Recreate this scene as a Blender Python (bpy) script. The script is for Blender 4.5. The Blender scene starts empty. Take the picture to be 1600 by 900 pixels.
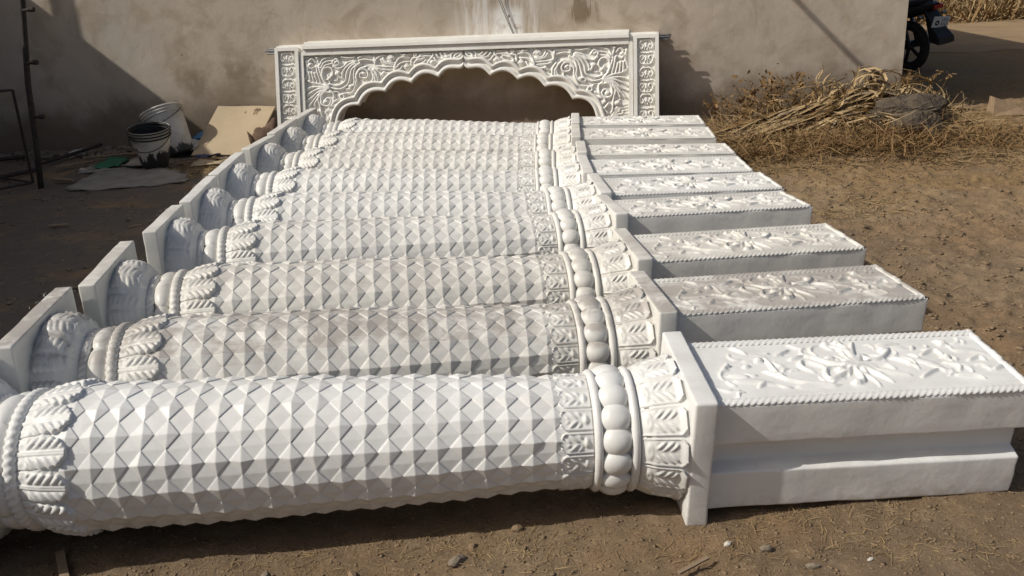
import bpy, bmesh, math, random
import numpy as np
from mathutils import Matrix, Vector
from mathutils.geometry import tessellate_polygon
random.seed(7); rng = np.random.default_rng(7)
C = bpy.context.scene.collection
sc = bpy.context.scene
pi = math.pi
# ------------------------------------------------------------------ camera, sky, sun, exposure
TH, RO, FPX, CAMH = math.radians(20.3853), math.radians(-3.4585), 1365.6, 1.6545
_F = Vector((0, math.cos(TH), -math.sin(TH))); _U0 = Vector((0, math.sin(TH), math.cos(TH))); _R0 = Vector((1, 0, 0))
_R = _R0 * math.cos(RO) + _U0 * math.sin(RO); _U = -_R0 * math.sin(RO) + _U0 * math.cos(RO)
cam_d = bpy.data.cameras.new('camera'); cam = bpy.data.objects.new('camera', cam_d); C.objects.link(cam)
cam_d.sensor_width = 36; cam_d.sensor_fit = 'HORIZONTAL'; cam_d.lens = FPX / 1600 * 36
cam_d.clip_start = 0.05; cam_d.clip_end = 500
m = Matrix((_R, _U, -_F)).transposed().to_4x4(); m.translation = (0, 0, CAMH); cam.matrix_world = m
sc.camera = cam
TRAVEL = Vector((1, 0.285, -0.97)).normalized()
SUN_EL = math.asin(-TRAVEL.z); SUN_AZ = math.atan2(-TRAVEL.x, -TRAVEL.y)      # azimuth from +Y towards +X
w = bpy.data.worlds.new('World'); sc.world = w; w.use_nodes = True
nt = w.node_tree; nt.nodes.clear()
sky = nt.nodes.new('ShaderNodeTexSky'); sky.sky_type = 'NISHITA'; sky.sun_disc = False
sky.sun_elevation = SUN_EL; sky.sun_rotation = SUN_AZ; sky.dust_density = 4.5; sky.air_density = 1.0
bg = nt.nodes.new('ShaderNodeBackground'); bg.inputs[1].default_value = 0.080
wo = nt.nodes.new('ShaderNodeOutputWorld')
nt.links.new(sky.outputs[0], bg.inputs[0]); nt.links.new(bg.outputs[0], wo.inputs[0])
sl = bpy.data.lights.new('sun', 'SUN'); sl.energy = 3.55; sl.angle = math.radians(0.53); sl.color = (1.0, 0.955, 0.875)
so = bpy.data.objects.new('sun', sl); C.objects.link(so); so.location = (-8, -2, 8)
so.rotation_euler = TRAVEL.to_track_quat('-Z', 'Y').to_euler()
sc.view_settings.view_transform = 'Standard'; sc.view_settings.look = 'None'
sc.view_settings.exposure = -0.05; sc.view_settings.gamma = 1.0; sc.view_settings.use_curve_mapping = False

# ------------------------------------------------------------------ helpers
def tag(o, label=None, cat=None, group=None, kind=None):
    if label: o['label'] = label
    if cat: o['category'] = cat
    if group: o['group'] = group
    if kind: o['kind'] = kind
    return o
def empty(name, mat=None, loc=None):
    o = bpy.data.objects.new(name, None); C.objects.link(o); o.empty_display_size = .1
    if mat is not None: o.matrix_world = mat
    if loc is not None: o.location = loc
    return o
def mk(name, V, Fc, mat, parent=None, smooth=False, mat_idx=None):
    me = bpy.data.meshes.new(name)
    V = np.asarray(V, dtype=np.float32).reshape(-1, 3)
    if isinstance(Fc, np.ndarray):
        n, k = Fc.shape
        me.vertices.add(len(V)); me.vertices.foreach_set('co', V.ravel())
        me.loops.add(n * k); me.loops.foreach_set('vertex_index', Fc.astype(np.int32).ravel())
        me.polygons.add(n); me.polygons.foreach_set('loop_start', np.arange(0, n * k, k, dtype=np.int32))
        me.update(calc_edges=True); me.validate()
    else:
        me.from_pydata(V.tolist(), [], Fc); me.update()
    for q in (mat if isinstance(mat, (list, tuple)) else [mat]): me.materials.append(q)
    if mat_idx is not None: me.polygons.foreach_set('material_index', np.asarray(mat_idx, dtype=np.int32))
    if smooth: me.polygons.foreach_set('use_smooth', np.ones(len(me.polygons), dtype=bool))
    o = bpy.data.objects.new(name, me); C.objects.link(o)
    if parent is not None: o.parent = parent
    return o
def link_copy(o, parent):
    c = o.copy(); C.objects.link(c); c.parent = parent; return c
class MB:
    def __init__(s): s.v = []; s.f = []
    def add(s, V, Fc):
        b = len(s.v); s.v += [tuple(map(float, p)) for p in V]; s.f += [tuple(int(i) + b for i in f) for f in Fc]; return s
    def box(s, c, d, M=None, taper=1.0):
        x, y, z = d[0] / 2, d[1] / 2, d[2] / 2
        P = [(-x, -y, -z), (x, -y, -z), (x, y, -z), (-x, y, -z), (-x * taper, -y * taper, z), (x * taper, -y * taper, z), (x * taper, y * taper, z), (-x * taper, y * taper, z)]
        if M is not None: P = [tuple(M @ Vector(p)) for p in P]
        return s.add([(p[0] + c[0], p[1] + c[1], p[2] + c[2]) for p in P], [(0, 3, 2, 1), (4, 5, 6, 7), (0, 1, 5, 4), (1, 2, 6, 5), (2, 3, 7, 6), (3, 0, 4, 7)])
    def tube(s, pts, r, n=6, cap=True):
        pts = [Vector(p) for p in pts]; k = len(pts)
        rs = r if hasattr(r, '__len__') else [r] * k
        t0 = (pts[1] - pts[0]).normalized(); a = t0.orthogonal().normalized(); V = []; Fc = []
        for i, p in enumerate(pts):
            t = (pts[min(i + 1, k - 1)] - pts[max(i - 1, 0)]).normalized()
            a = (a - t * a.dot(t)).normalized(); b = t.cross(a)
            for j in range(n):
                q = 2 * pi * j / n; V.append(p + (a * math.cos(q) + b * math.sin(q)) * rs[i])
        for i in range(k - 1):
            for j in range(n):
                Fc.append((i * n + j, i * n + (j + 1) % n, (i + 1) * n + (j + 1) % n, (i + 1) * n + j))
        if cap: Fc.append(tuple(range(n))[::-1]); Fc.append(tuple((k - 1) * n + j for j in range(n)))
        return s.add(V, Fc)
    def lathe(s, prof, n=24, M=None, closed=False):      # prof: (radius, z)
        V = []; Fc = []; k = len(prof)
        for (r, z) in prof:
            for j in range(n):
                q = 2 * pi * j / n; p = Vector((r * math.cos(q), r * math.sin(q), z)); V.append(M @ p if M is not None else p)
        for i in range(k if closed else k - 1):
            for j in range(n):
                i2 = (i + 1) % k; Fc.append((i * n + j, i * n + (j + 1) % n, i2 * n + (j + 1) % n, i2 * n + j))
        return s.add(V, Fc)
    def build(s, name, mat, parent=None, smooth=False): return mk(name, s.v, s.f, mat, parent, smooth)
def grid_faces(nu, nv, wrap=False):
    i = np.arange(nu - 1)[:, None]; j = np.arange(nv if wrap else nv - 1)[None, :]; j2 = (j + 1) % nv
    return np.stack([i * nv + j, (i + 1) * nv + j, (i + 1) * nv + j2, i * nv + j2], -1).reshape(-1, 4)
def bevel_box(name, c, d, mat, parent, bev=.006, seg=2):
    bm = bmesh.new(); bmesh.ops.create_cube(bm, size=1)
    for v in bm.verts: v.co = Vector((v.co.x * d[0] + c[0], v.co.y * d[1] + c[1], v.co.z * d[2] + c[2]))
    bmesh.ops.bevel(bm, geom=bm.edges[:], offset=bev, segments=seg, affect='EDGES', profile=.5)
    me = bpy.data.meshes.new(name); bm.to_mesh(me); bm.free(); me.materials.append(mat)
    o = bpy.data.objects.new(name, me); C.objects.link(o); o.parent = parent; return o
def _h(ix, iy, s):
    n = (ix.astype(np.int64) * 374761393 + iy.astype(np.int64) * 668265263 + s * 1442695041) & 0x7fffffff
    n = ((n ^ (n >> 13)) * 1274126177) & 0x7fffffff
    return ((n ^ (n >> 16)) & 0xffff) / 65535.0
def vnoise(x, y, s=0):
    x = np.asarray(x, float); y = np.asarray(y, float)
    ix = np.floor(x); iy = np.floor(y); fx = x - ix; fy = y - iy
    fx = fx * fx * (3 - 2 * fx); fy = fy * fy * (3 - 2 * fy)
    a = _h(ix, iy, s); b = _h(ix + 1, iy, s); c = _h(ix, iy + 1, s); d = _h(ix + 1, iy + 1, s)
    return (a * (1 - fx) + b * fx) * (1 - fy) + (c * (1 - fx) + d * fx) * fy - .5
def fbm(x, y, o=4, s=0):
    r = 0; a = 1; f = 1
    for k in range(o): r = r + a * vnoise(x * f + 17.3 * k, y * f - 9.1 * k, s + k); a *= .5; f *= 2.03
    return r
def smooth_path(P, n):
    P = np.asarray(P, float); k = len(P)
    if k < 3: return P[0] + (P[-1] - P[0]) * np.linspace(0, 1, n)[:, None]
    E = np.vstack([2 * P[0] - P[1], P, 2 * P[-1] - P[-2]]); T = np.linspace(0, k - 1 - 1e-6, n); i = T.astype(int); f = (T - i)[:, None]
    a, b, c, d = E[i], E[i + 1], E[i + 2], E[i + 3]
    return .5 * (2 * b + (c - a) * f + (2 * a - 5 * b + 4 * c - d) * f * f + (3 * b - a - 3 * c + d) * f ** 3)
def stroke(X, Y, Hm, P, w0, h, w1=None, n=None, taper=1.0):
    """raise a rounded ridge along the path P on the height map Hm"""
    w1 = w0 * .55 if w1 is None else w1
    L = np.linalg.norm(np.diff(np.asarray(P, float), axis=0), axis=1).sum()
    n = n or max(8, int(L / (w0 * .35))); Q = smooth_path(P, n); sq = np.linspace(0, 1, n); W = w0 * (1 - sq) + w1 * sq; W = W * (taper + (1 - taper) * np.sin(pi * sq) ** .6)
    lo = Q.min(0) - w0 * 1.1; hi = Q.max(0) + w0 * 1.1
    i0, i1 = np.searchsorted(X[:, 0], [lo[0], hi[0]]); j0, j1 = np.searchsorted(Y[0], [lo[1], hi[1]])
    if i1 <= i0 or j1 <= j0: return
    xs = X[i0:i1, j0:j1]; ys = Y[i0:i1, j0:j1]; best = np.zeros_like(xs)
    for q, ww in zip(Q, W):
        d = ((xs - q[0]) ** 2 + (ys - q[1]) ** 2) / ww ** 2
        best = np.maximum(best, np.sqrt(np.maximum(0, 1 - d)) * (ww / w0) ** .5)
    Hm[i0:i1, j0:j1] = np.maximum(Hm[i0:i1, j0:j1], h * best)

# ------------------------------------------------------------------ materials
def nodemat(name):
    mt = bpy.data.materials.new(name); mt.use_nodes = True; n = mt.node_tree; n.nodes.clear()
    o = n.nodes.new('ShaderNodeOutputMaterial'); b = n.nodes.new('ShaderNodeBsdfPrincipled'); n.links.new(b.outputs[0], o.inputs[0])
    return mt, n, b
class NT:
    def __init__(s, n): s.n = n
    def pos(s): return s.n.nodes.new('ShaderNodeNewGeometry').outputs['Position']
    def obj(s): return s.n.nodes.new('ShaderNodeTexCoord').outputs['Object']
    def noise(s, vec, scale, detail=5, rough=.6, out=0, dist=0):
        t = s.n.nodes.new('ShaderNodeTexNoise'); t.inputs['Scale'].default_value = scale; t.inputs['Detail'].default_value = detail; t.inputs['Roughness'].default_value = rough
        t.inputs['Distortion'].default_value = dist
        if vec is not None: s.n.links.new(vec, t.inputs['Vector'])
        return t.outputs[out]
    def ramp(s, fac, a, b, lo=0., hi=1.):
        t = s.n.nodes.new('ShaderNodeMapRange'); t.interpolation_type = 'SMOOTHSTEP'
        t.inputs[1].default_value = a; t.inputs[2].default_value = b; t.inputs[3].default_value = lo; t.inputs[4].default_value = hi
        s.n.links.new(fac, t.inputs[0]); return t.outputs[0]
    def math(s, op, a, b=None, clamp=False):
        t = s.n.nodes.new('ShaderNodeMath'); t.operation = op; t.use_clamp = clamp
        for i, q in enumerate((a, b)):
            if q is None: continue
            if isinstance(q, (int, float)): t.inputs[i].default_value = q
            else: s.n.links.new(q, t.inputs[i])
        return t.outputs[0]
    def mix(s, fac, a, b):
        t = s.n.nodes.new('ShaderNodeMix'); t.data_type = 'RGBA'
        for i, q in ((0, fac), (6, a), (7, b)):
            if isinstance(q, (int, float)): t.inputs[i].default_value = q
            elif isinstance(q, tuple): t.inputs[i].default_value = (*q, 1)
            else: s.n.links.new(q, t.inputs[i])
        return t.outputs[2]
    def sep(s, vec):
        t = s.n.nodes.new('ShaderNodeSeparateXYZ'); s.n.links.new(vec, t.inputs[0]); return t.outputs
    def scale(s, vec, sc_):
        t = s.n.nodes.new('ShaderNodeMapping'); t.inputs['Scale'].default_value = sc_; s.n.links.new(vec, t.inputs[0]); return t.outputs[0]
    def bump(s, h, strength, dist, normal=None):
        t = s.n.nodes.new('ShaderNodeBump'); t.inputs['Strength'].default_value = strength; t.inputs['Distance'].default_value = dist
        s.n.links.new(h, t.inputs['Height'])
        if normal is not None: s.n.links.new(normal, t.inputs['Normal'])
        return t.outputs[0]
def simple(name, a, b=None, scale=20, rough=.8, bump=.3, dist=.004, metal=0., spec=.3):
    mt, n, p = nodemat(name); t = NT(n); b = b or tuple(q * .7 for q in a)
    v = t.obj(); f = t.noise(v, scale, 6, .65)
    n.links.new(t.mix(t.ramp(f, .3, .7), a, b), p.inputs['Base Color']); p.inputs['Roughness'].default_value = rough; p.inputs['Metallic'].default_value = metal
    p.inputs['Specular IOR Level'].default_value = spec
    if bump: n.links.new(t.bump(t.noise(v, scale * 3, 5), bump, dist), p.inputs['Normal'])
    return mt
def white_paint():
    mt, n, p = nodemat('white_paint'); t = NT(n); v = t.pos()
    oi = n.nodes.new('ShaderNodeObjectInfo'); cs = n.nodes.new('ShaderNodeSeparateColor'); n.links.new(oi.outputs['Color'], cs.inputs[0])
    dirt, warm = cs.outputs[0], cs.outputs[1]
    base = t.mix(warm, (.80, .80, .775), (.76, .725, .63))
    base = t.mix(t.ramp(t.noise(v, 2.3, 4), .35, .75, 0, .35), base, (.70, .69, .64))
    g = n.nodes.new('ShaderNodeNewGeometry'); nz = t.sep(g.outputs['Normal'])[2]
    lump = t.ramp(t.noise(v, 5.5, 7, .68, dist=.4), .28, .66)
    streak = t.ramp(t.noise(t.scale(v, (5, 34, 34)), 1, 5, .7), .42, .72)
    settle = t.ramp(nz, .35, .9, .12, 1)                              # dust that has settled on what lies upwards
    d = t.math('MULTIPLY', t.math('MULTIPLY', dirt, settle), t.math('ADD', t.math('MULTIPLY', lump, .85), t.math('MULTIPLY', streak, .35)), True)
    base = t.mix(d, base, (.42, .39, .35))
    base = t.mix(t.math('MULTIPLY', t.ramp(t.noise(v, 60, 4, .7), .68, .80), .35), base, (.42, .37, .30))      # specks
    base = t.mix(t.math('MULTIPLY', t.ramp(t.noise(t.scale(v, (1.2, 2.5, 6)), 1.6, 7, .7, dist=.6), .56, .74), .42), base, (.56, .535, .48))
    base = t.mix(t.math('MULTIPLY', t.ramp(t.noise(v, 3.1, 8, .75, dist=1.2), .63, .70), .45), base, (.50, .46, .39))
    zz_ = t.sep(v)[2]; base = t.mix(t.math('MULTIPLY', t.math('MULTIPLY', t.ramp(zz_, .0, .10, 1, 0), t.ramp(t.noise(v, 18, 6, .7), .42, .62)), .38), base, (.42, .33, .22))
    n.links.new(base, p.inputs['Base Color'])
    n.links.new(t.ramp(t.noise(v, 14, 4), .3, .7, .34, .55), p.inputs['Roughness']); p.inputs['Specular IOR Level'].default_value = .45
    bv = n.nodes.new('ShaderNodeBevel'); bv.samples = 4; bv.inputs[0].default_value = .0065
    b1 = t.bump(t.noise(v, 9, 3), .25, .012, bv.outputs[0]); b2 = t.bump(t.noise(v, 90, 4, .7), .12, .002, b1)
    n.links.new(b2, p.inputs['Normal'])
    return mt
WHITE = white_paint()
def arch_paint():
    mt, n, p = nodemat('ivory_cast_panel'); t = NT(n); v = t.pos()
    c = t.mix(t.ramp(t.noise(v, 3, 6, .7), .35, .7), (.85, .84, .785), (.77, .745, .675))
    c = t.mix(t.math('MULTIPLY', t.ramp(t.noise(v, 8, 6, .7), .6, .75), .4), c, (.5, .43, .33))
    n.links.new(c, p.inputs['Base Color']); p.inputs['Roughness'].default_value = .6
    n.links.new(t.bump(t.noise(v, 60, 4), .2, .003), p.inputs['Normal']); return mt
ARCHM = arch_paint()
def plaster():
    mt, n, p = nodemat('cement_plaster'); t = NT(n); v = t.obj(); s = t.sep(v); X, Z = s[0], s[2]
    big = t.noise(v, .7, 6, .6); mid = t.noise(v, 2.6, 7, .65, dist=.6)
    c = t.mix(t.ramp(big, .35, .65), (.58, .495, .40), (.495, .43, .35))
    c = t.mix(t.math('MULTIPLY', t.ramp(mid, .44, .66), .6), c, (.36, .285, .205))
    c = t.mix(t.math('MULTIPLY', t.ramp(t.noise(v, 1.4, 5, .6), .5, .72), .55), c, (.56, .51, .44))
    def box(x0, x1, z0, z1, e=.05):
        a = t.math('MULTIPLY', t.ramp(X, x0 - e, x0 + e), t.ramp(X, x1 - e, x1 + e, 1, 0))
        return t.math('MULTIPLY', a, t.math('MULTIPLY', t.ramp(Z, z0 - e, z0 + e), t.ramp(Z, z1 - e, z1 + e, 1, 0)))
    damp = t.math('MULTIPLY', box(-3.4, -2.3, .36, .85, .12), t.ramp(t.noise(v, 3.2, 6, .6), .40, .60))
    c = t.mix(t.math('MULTIPLY', damp, .8), c, (.25, .20, .145))
    foot = t.ramp(t.math('ADD', Z, t.math('MULTIPLY', t.noise(v, 1.6, 6, .65), .9)), .62, 1.12, 1, 0); c = t.mix(t.math('MULTIPLY', foot, .85), c, (.185, .142, .10))  # wall-foot dirt; colour deepened further to stand in for shade behind the arches
    splash = t.math('MULTIPLY', t.ramp(Z, .05, .6, 1, 0), t.ramp(t.noise(v, 26, 4, .7), .58, .66)); c = t.mix(t.math('MULTIPLY', splash, .5), c, (.17, .125, .08))
    strk = t.noise(t.scale(v, (9, 9, 1.1)), 1, 6, .7)
    lime = t.math('MULTIPLY', box(-.35, .42, .9, 2.2, .14), t.ramp(strk, .42, .58)); c = t.mix(t.math('MULTIPLY', lime, .9), c, (.76, .73, .68))
    lime2 = t.math('MULTIPLY', box(-.02, .26, .93, 1.22, .06), t.ramp(t.noise(v, 7, 6), .34, .46)); c = t.mix(lime2, c, (.85, .84, .80))
    drip = t.math('MULTIPLY', box(.62, 1.02, 1.05, 2.2, .05), t.ramp(t.noise(t.scale(v, (10, 10, 1.4)), 1, 4, .6), .52, .58)); c = t.mix(t.math('MULTIPLY', drip, .75), c, (.20, .15, .09))
    chip = t.ramp(t.noise(v, 11, 3, .5), .735, .76); c = t.mix(t.math('MULTIPLY', chip, .8), c, (.14, .11, .08))
    n.links.new(c, p.inputs['Base Color']); p.inputs['Roughness'].default_value = .93; p.inputs['Specular IOR Level'].default_value = .15
    b1 = t.bump(t.noise(v, 5, 5, .6), .35, .02); b2 = t.bump(t.noise(v, 70, 6, .75), .3, .003, b1); n.links.new(b2, p.inputs['Normal']); return mt
PLASTER = plaster()
def soil():
    mt, n, p = nodemat('dry_soil'); t = NT(n); v = t.pos(); s = t.sep(v); X, Y = s[0], s[1]
    c = t.mix(t.ramp(t.noise(v, 1.1, 6, .6), .36, .64), (.275, .182, .103), (.235, .172, .112))
    c = t.mix(t.ramp(t.noise(v, 7, 8, .7), .38, .66), c, (.20, .142, .088))
    c = t.mix(t.math('MULTIPLY', t.ramp(t.noise(v, 38, 6, .75), .52, .72), .7), c, (.44, .335, .21))
    c = t.mix(t.math('MULTIPLY', t.ramp(t.noise(v, .55, 6, .7, dist=.8), .50, .64), .55), c, (.33, .248, .155))
    c = t.mix(t.math('MULTIPLY', t.ramp(t.noise(v, 2.6, 6, .7, dist=.5), .56, .70), .6), c, (.19, .125, .07))
    zone = t.math('MULTIPLY', t.ramp(X, 1.5, 2.6), t.math('MULTIPLY', t.ramp(Y, 4.6, 6.4), t.ramp(t.noise(v, 1.6, 6, .65), .34, .56)))
    c = t.mix(t.math('MULTIPLY', zone, .75), c, t.mix(t.ramp(t.noise(v, 24, 6, .7), .35, .65), (.30, .200, .095), (.19, .125, .06)))
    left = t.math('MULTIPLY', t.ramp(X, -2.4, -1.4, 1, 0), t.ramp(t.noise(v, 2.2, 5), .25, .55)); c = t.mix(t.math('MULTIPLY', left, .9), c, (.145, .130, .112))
    c = t.mix(t.math('MULTIPLY', t.ramp(t.noise(v, 120, 3, .7), .66, .72), .5), c, (.33, .27, .19))
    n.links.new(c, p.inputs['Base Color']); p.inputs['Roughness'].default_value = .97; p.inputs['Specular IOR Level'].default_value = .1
    b1 = t.bump(t.noise(v, 16, 8, .75), .8, .03); b2 = t.bump(t.noise(v, 75, 6, .8), .6, .008, b1); n.links.new(b2, p.inputs['Normal']); return mt
SOIL = soil()
def straw_mat(name, a, b):
    mt, n, p = nodemat(name); t = NT(n); v = t.pos()
    c = t.mix(t.ramp(t.noise(v, 9, 3), .3, .7), a, b); c = t.mix(t.math('MULTIPLY', t.ramp(t.noise(v, 60, 2), .5, .7), .5), c, tuple(q * .6 for q in a))
    n.links.new(c, p.inputs['Base Color']); p.inputs['Roughness'].default_value = .75; p.inputs['Specular IOR Level'].default_value = .2; return mt
STRAW = straw_mat('straw', (.37, .265, .135), (.26, .175, .09))
LEAFM = straw_mat('dry_maize_leaf', (.45, .33, .175), (.30, .21, .11))
BROWNG = straw_mat('brown_dead_grass', (.19, .115, .05), (.27, .17, .075))
STONE = simple('grey_stone', (.125, .098, .068), (.06, .047, .034), 7, .97, .9, .03)
STONE2 = simple('brown_grey_stone', (.24, .20, .15), (.16, .13, .095), 30, .9, .5, .004)
CLOD = simple('soil_clod', (.27, .19, .115), (.19, .135, .085), 14, .97, .5, .01)
BLACKM = simple('black_plastic', (.018, .018, .02), (.03, .03, .03), 12, .42, .1)
RUBBER = simple('tyre_rubber', (.022, .021, .02), (.05, .045, .04), 18, .85, .4)
STEEL = simple('dull_steel', (.32, .33, .34), (.18, .18, .18), 20, .45, .1, .002, .8)
RUST = simple('rusted_iron', (.062, .048, .04), (.035, .03, .028), 25, .85, .3, .003)
CARD = simple('card_board', (.47, .375, .25), (.41, .325, .215), 2.5, .85, .1)
PRINT = simple('brown_print', (.16, .11, .06), (.2, .14, .08), 10, .9, 0)
WOODM = simple('weathered_wood', (.30, .225, .145), (.2, .15, .10), 12, .85, .3)
DARKW = simple('dark_wood', (.075, .045, .032), (.05, .03, .02), 14, .8, .3)
GREYSH = simple('grey_sacking', (.30, .28, .25), (.2, .185, .165), 6, .9, .4, .01)
GREEN = simple('green_polythene', (.02, .16, .09), (.012, .10, .06), 8, .45, .3, .01)
BLUE = simple('blue_polythene', (.07, .27, .52), (.05, .18, .38), 8, .4, .3, .01)
NAVY = simple('navy_plastic', (.03, .05, .17), (.02, .03, .1), 8, .45, .3, .01)
PAPER = simple('white_paper', (.60, .57, .51), (.42, .39, .33), 15, .85, .3)
PLATE = simple('number_plate_white', (.72, .74, .74), (.62, .63, .62), 8, .5, 0)
CLOTHB = simple('brown_rag', (.16, .105, .07), (.10, .065, .045), 16, .95, .5, .01)
BRICKM = simple('tan_brick', (.36, .26, .165), (.27, .19, .12), 14, .9, .4, .006)
REDL = simple('red_lens', (.35, .02, .02), (.25, .015, .015), 6, .25, 0)
def bucket_mat(name, low, amount):
    mt, n, p = nodemat(name); t = NT(n); v = t.obj(); s = t.sep(v)
    c = t.mix(t.ramp(t.noise(v, 6, 6), .35, .7), (.62, .60, .55), (.42, .39, .34))
    k = t.math('ADD', t.math('MULTIPLY', t.noise(t.scale(v, (3, 3, .8)), 4, 6, .7), 1.0), t.ramp(s[2], 0, low, .30, -.12))
    c = t.mix(t.ramp(k, amount, amount + .07), c, (.025, .024, .023))
    n.links.new(c, p.inputs['Base Color']); p.inputs['Roughness'].default_value = .55; return mt
BUCK_D = bucket_mat('tarred_bucket', .30, .53); BUCK_W = bucket_mat('paint_bucket', .16, .62)
ARCH_STROKES = [[[1.394,0.573],[1.451,0.639],[1.483,0.728],[1.493,0.8],[1.508,0.863]],[[1.394,0.569],[1.434,0.611],[1.458,0.674],[1.45,0.737],[1.406,0.766],[1.361,0.747],[1.35,0.697],[1.384,0.663],[1.406,0.686]],[[1.479,0.791],[1.448,0.843],[1.382,0.868]],[[1.467,0.763],[1.431,0.816],[1.356,0.831]],[[1.459,0.736],[1.424,0.784],[1.363,0.8]],[[1.274,0.81],[1.309,0.847],[1.348,0.813],[1.313,0.777],[1.274,0.81]],[[1.341,0.777],[1.296,0.749],[1.24,0.765],[1.191,0.808],[1.125,0.828]],[[1.108,0.814],[1.183,0.781],[1.242,0.721],[1.254,0.668]],[[1.109,0.796],[1.166,0.762],[1.206,0.701],[1.219,0.631],[1.258,0.597],[1.324,0.58],[1.388,0.6]],[[1.091,0.786],[1.149,0.735],[1.171,0.665],[1.194,0.594],[1.251,0.552],[1.317,0.545],[1.39,0.564]],[[1.063,0.795],[1.111,0.752],[1.133,0.681],[1.128,0.61],[1.159,0.549],[1.215,0.541]],[[1.0,0.757],[1.066,0.741],[1.105,0.689],[1.104,0.627],[1.121,0.566],[1.161,0.504],[1.236,0.498],[1.283,0.481]],[[1.101,0.68],[1.066,0.728],[1.011,0.73],[0.981,0.686],[1.006,0.646],[1.061,0.653],[1.068,0.688],[1.04,0.705],[1.018,0.682]],[[0.974,0.738],[0.939,0.701],[0.933,0.64],[0.952,0.613]],[[0.928,0.728],[0.893,0.691],[0.887,0.629]],[[1.078,0.848],[1.031,0.864],[0.93,0.861]],[[1.071,0.821],[1.015,0.832],[0.933,0.817]],[[1.39,0.56],[1.481,0.599],[1.573,0.616],[1.623,0.644]],[[1.39,0.555],[1.501,0.573],[1.585,0.57],[1.638,0.546]],[[1.4,0.551],[1.502,0.551],[1.588,0.517],[1.632,0.487]],[[1.41,0.543],[1.504,0.524],[1.572,0.472],[1.635,0.438]],[[1.419,0.539],[1.496,0.505],[1.555,0.444],[1.615,0.374]],[[1.42,0.534],[1.483,0.487],[1.538,0.426],[1.559,0.382]],[[1.486,0.514],[1.513,0.444],[1.494,0.371],[1.482,0.253]],[[1.374,0.511],[1.449,0.513],[1.48,0.46],[1.474,0.397],[1.419,0.377],[1.379,0.422],[1.405,0.458],[1.444,0.441],[1.436,0.414]],[[1.383,0.529],[1.348,0.492],[1.362,0.403],[1.411,0.359]],[[1.283,0.481],[1.255,0.489],[1.238,0.462],[1.267,0.444],[1.284,0.463]],[[1.313,0.437],[1.352,0.411],[1.373,0.376],[1.325,0.392],[1.277,0.418]],[[1.412,0.341],[1.377,0.305],[1.39,0.232]],[[1.441,0.316],[1.407,0.269],[1.437,0.225]],[[1.336,0.366],[1.357,0.331],[1.402,0.35]],[[1.625,0.84],[1.612,0.75],[1.636,0.662]],[[1.598,0.83],[1.559,0.856],[1.524,0.818]],[[1.6,0.786],[1.574,0.758],[1.526,0.783]],[[1.595,0.723],[1.591,0.624]],[[1.567,0.722],[1.554,0.624]],[[1.54,0.712],[1.517,0.622]],[[1.517,0.774],[1.503,0.694],[1.48,0.621]],[[1.253,0.863],[1.18,0.852],[1.115,0.859]],[[1.299,0.696],[1.273,0.659],[1.246,0.65]],[[0.913,0.843],[0.907,0.78],[0.873,0.726]],[[0.907,0.784],[0.89,0.833],[0.837,0.866],[0.793,0.865]],[[0.71,0.834],[0.742,0.863],[0.776,0.836],[0.744,0.806],[0.71,0.834]],[[0.88,0.74],[0.837,0.725],[0.734,0.722]],[[0.886,0.762],[0.828,0.753],[0.725,0.75]],[[0.846,0.825],[0.811,0.787],[0.724,0.771]],[[0.823,0.838],[0.796,0.802],[0.716,0.788]],[[0.712,0.728],[0.686,0.797],[0.64,0.839],[0.553,0.835]],[[0.712,0.714],[0.643,0.782],[0.562,0.793]],[[0.698,0.706],[0.646,0.726],[0.63,0.753]],[[0.554,0.744],[0.578,0.769],[0.605,0.746],[0.58,0.72],[0.554,0.744]],[[0.535,0.765],[0.525,0.821],[0.466,0.833],[0.421,0.866],[0.34,0.871]],[[0.505,0.777],[0.451,0.832],[0.392,0.844],[0.334,0.842]],[[0.506,0.756],[0.425,0.775],[0.38,0.809]],[[0.479,0.862],[0.493,0.876],[0.508,0.862],[0.494,0.847],[0.479,0.862]],[[0.366,0.78],[0.336,0.814],[0.313,0.841],[0.311,0.869]],[[0.305,0.778],[0.322,0.796],[0.341,0.779],[0.324,0.761]],[[0.299,0.82],[0.265,0.784],[0.207,0.775]],[[0.276,0.855],[0.241,0.818],[0.169,0.808]],[[0.239,0.867],[0.204,0.831],[0.147,0.829]],[[0.196,0.866],[0.168,0.843],[0.132,0.842]],[[0.125,0.821],[0.124,0.856],[0.101,0.876]],[[0.096,0.828],[0.073,0.855],[0.022,0.867]],[[0.089,0.813],[0.045,0.832],[0.019,0.856]],[[0.941,0.7],[0.913,0.657],[0.916,0.614]],[[0.925,0.728],[0.891,0.67],[0.886,0.613]],[[0.847,0.669],[0.809,0.688],[0.765,0.687]],[[0.639,0.867],[0.588,0.858],[0.537,0.871]],[[0.467,0.805],[0.423,0.817],[0.393,0.827]]]
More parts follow.
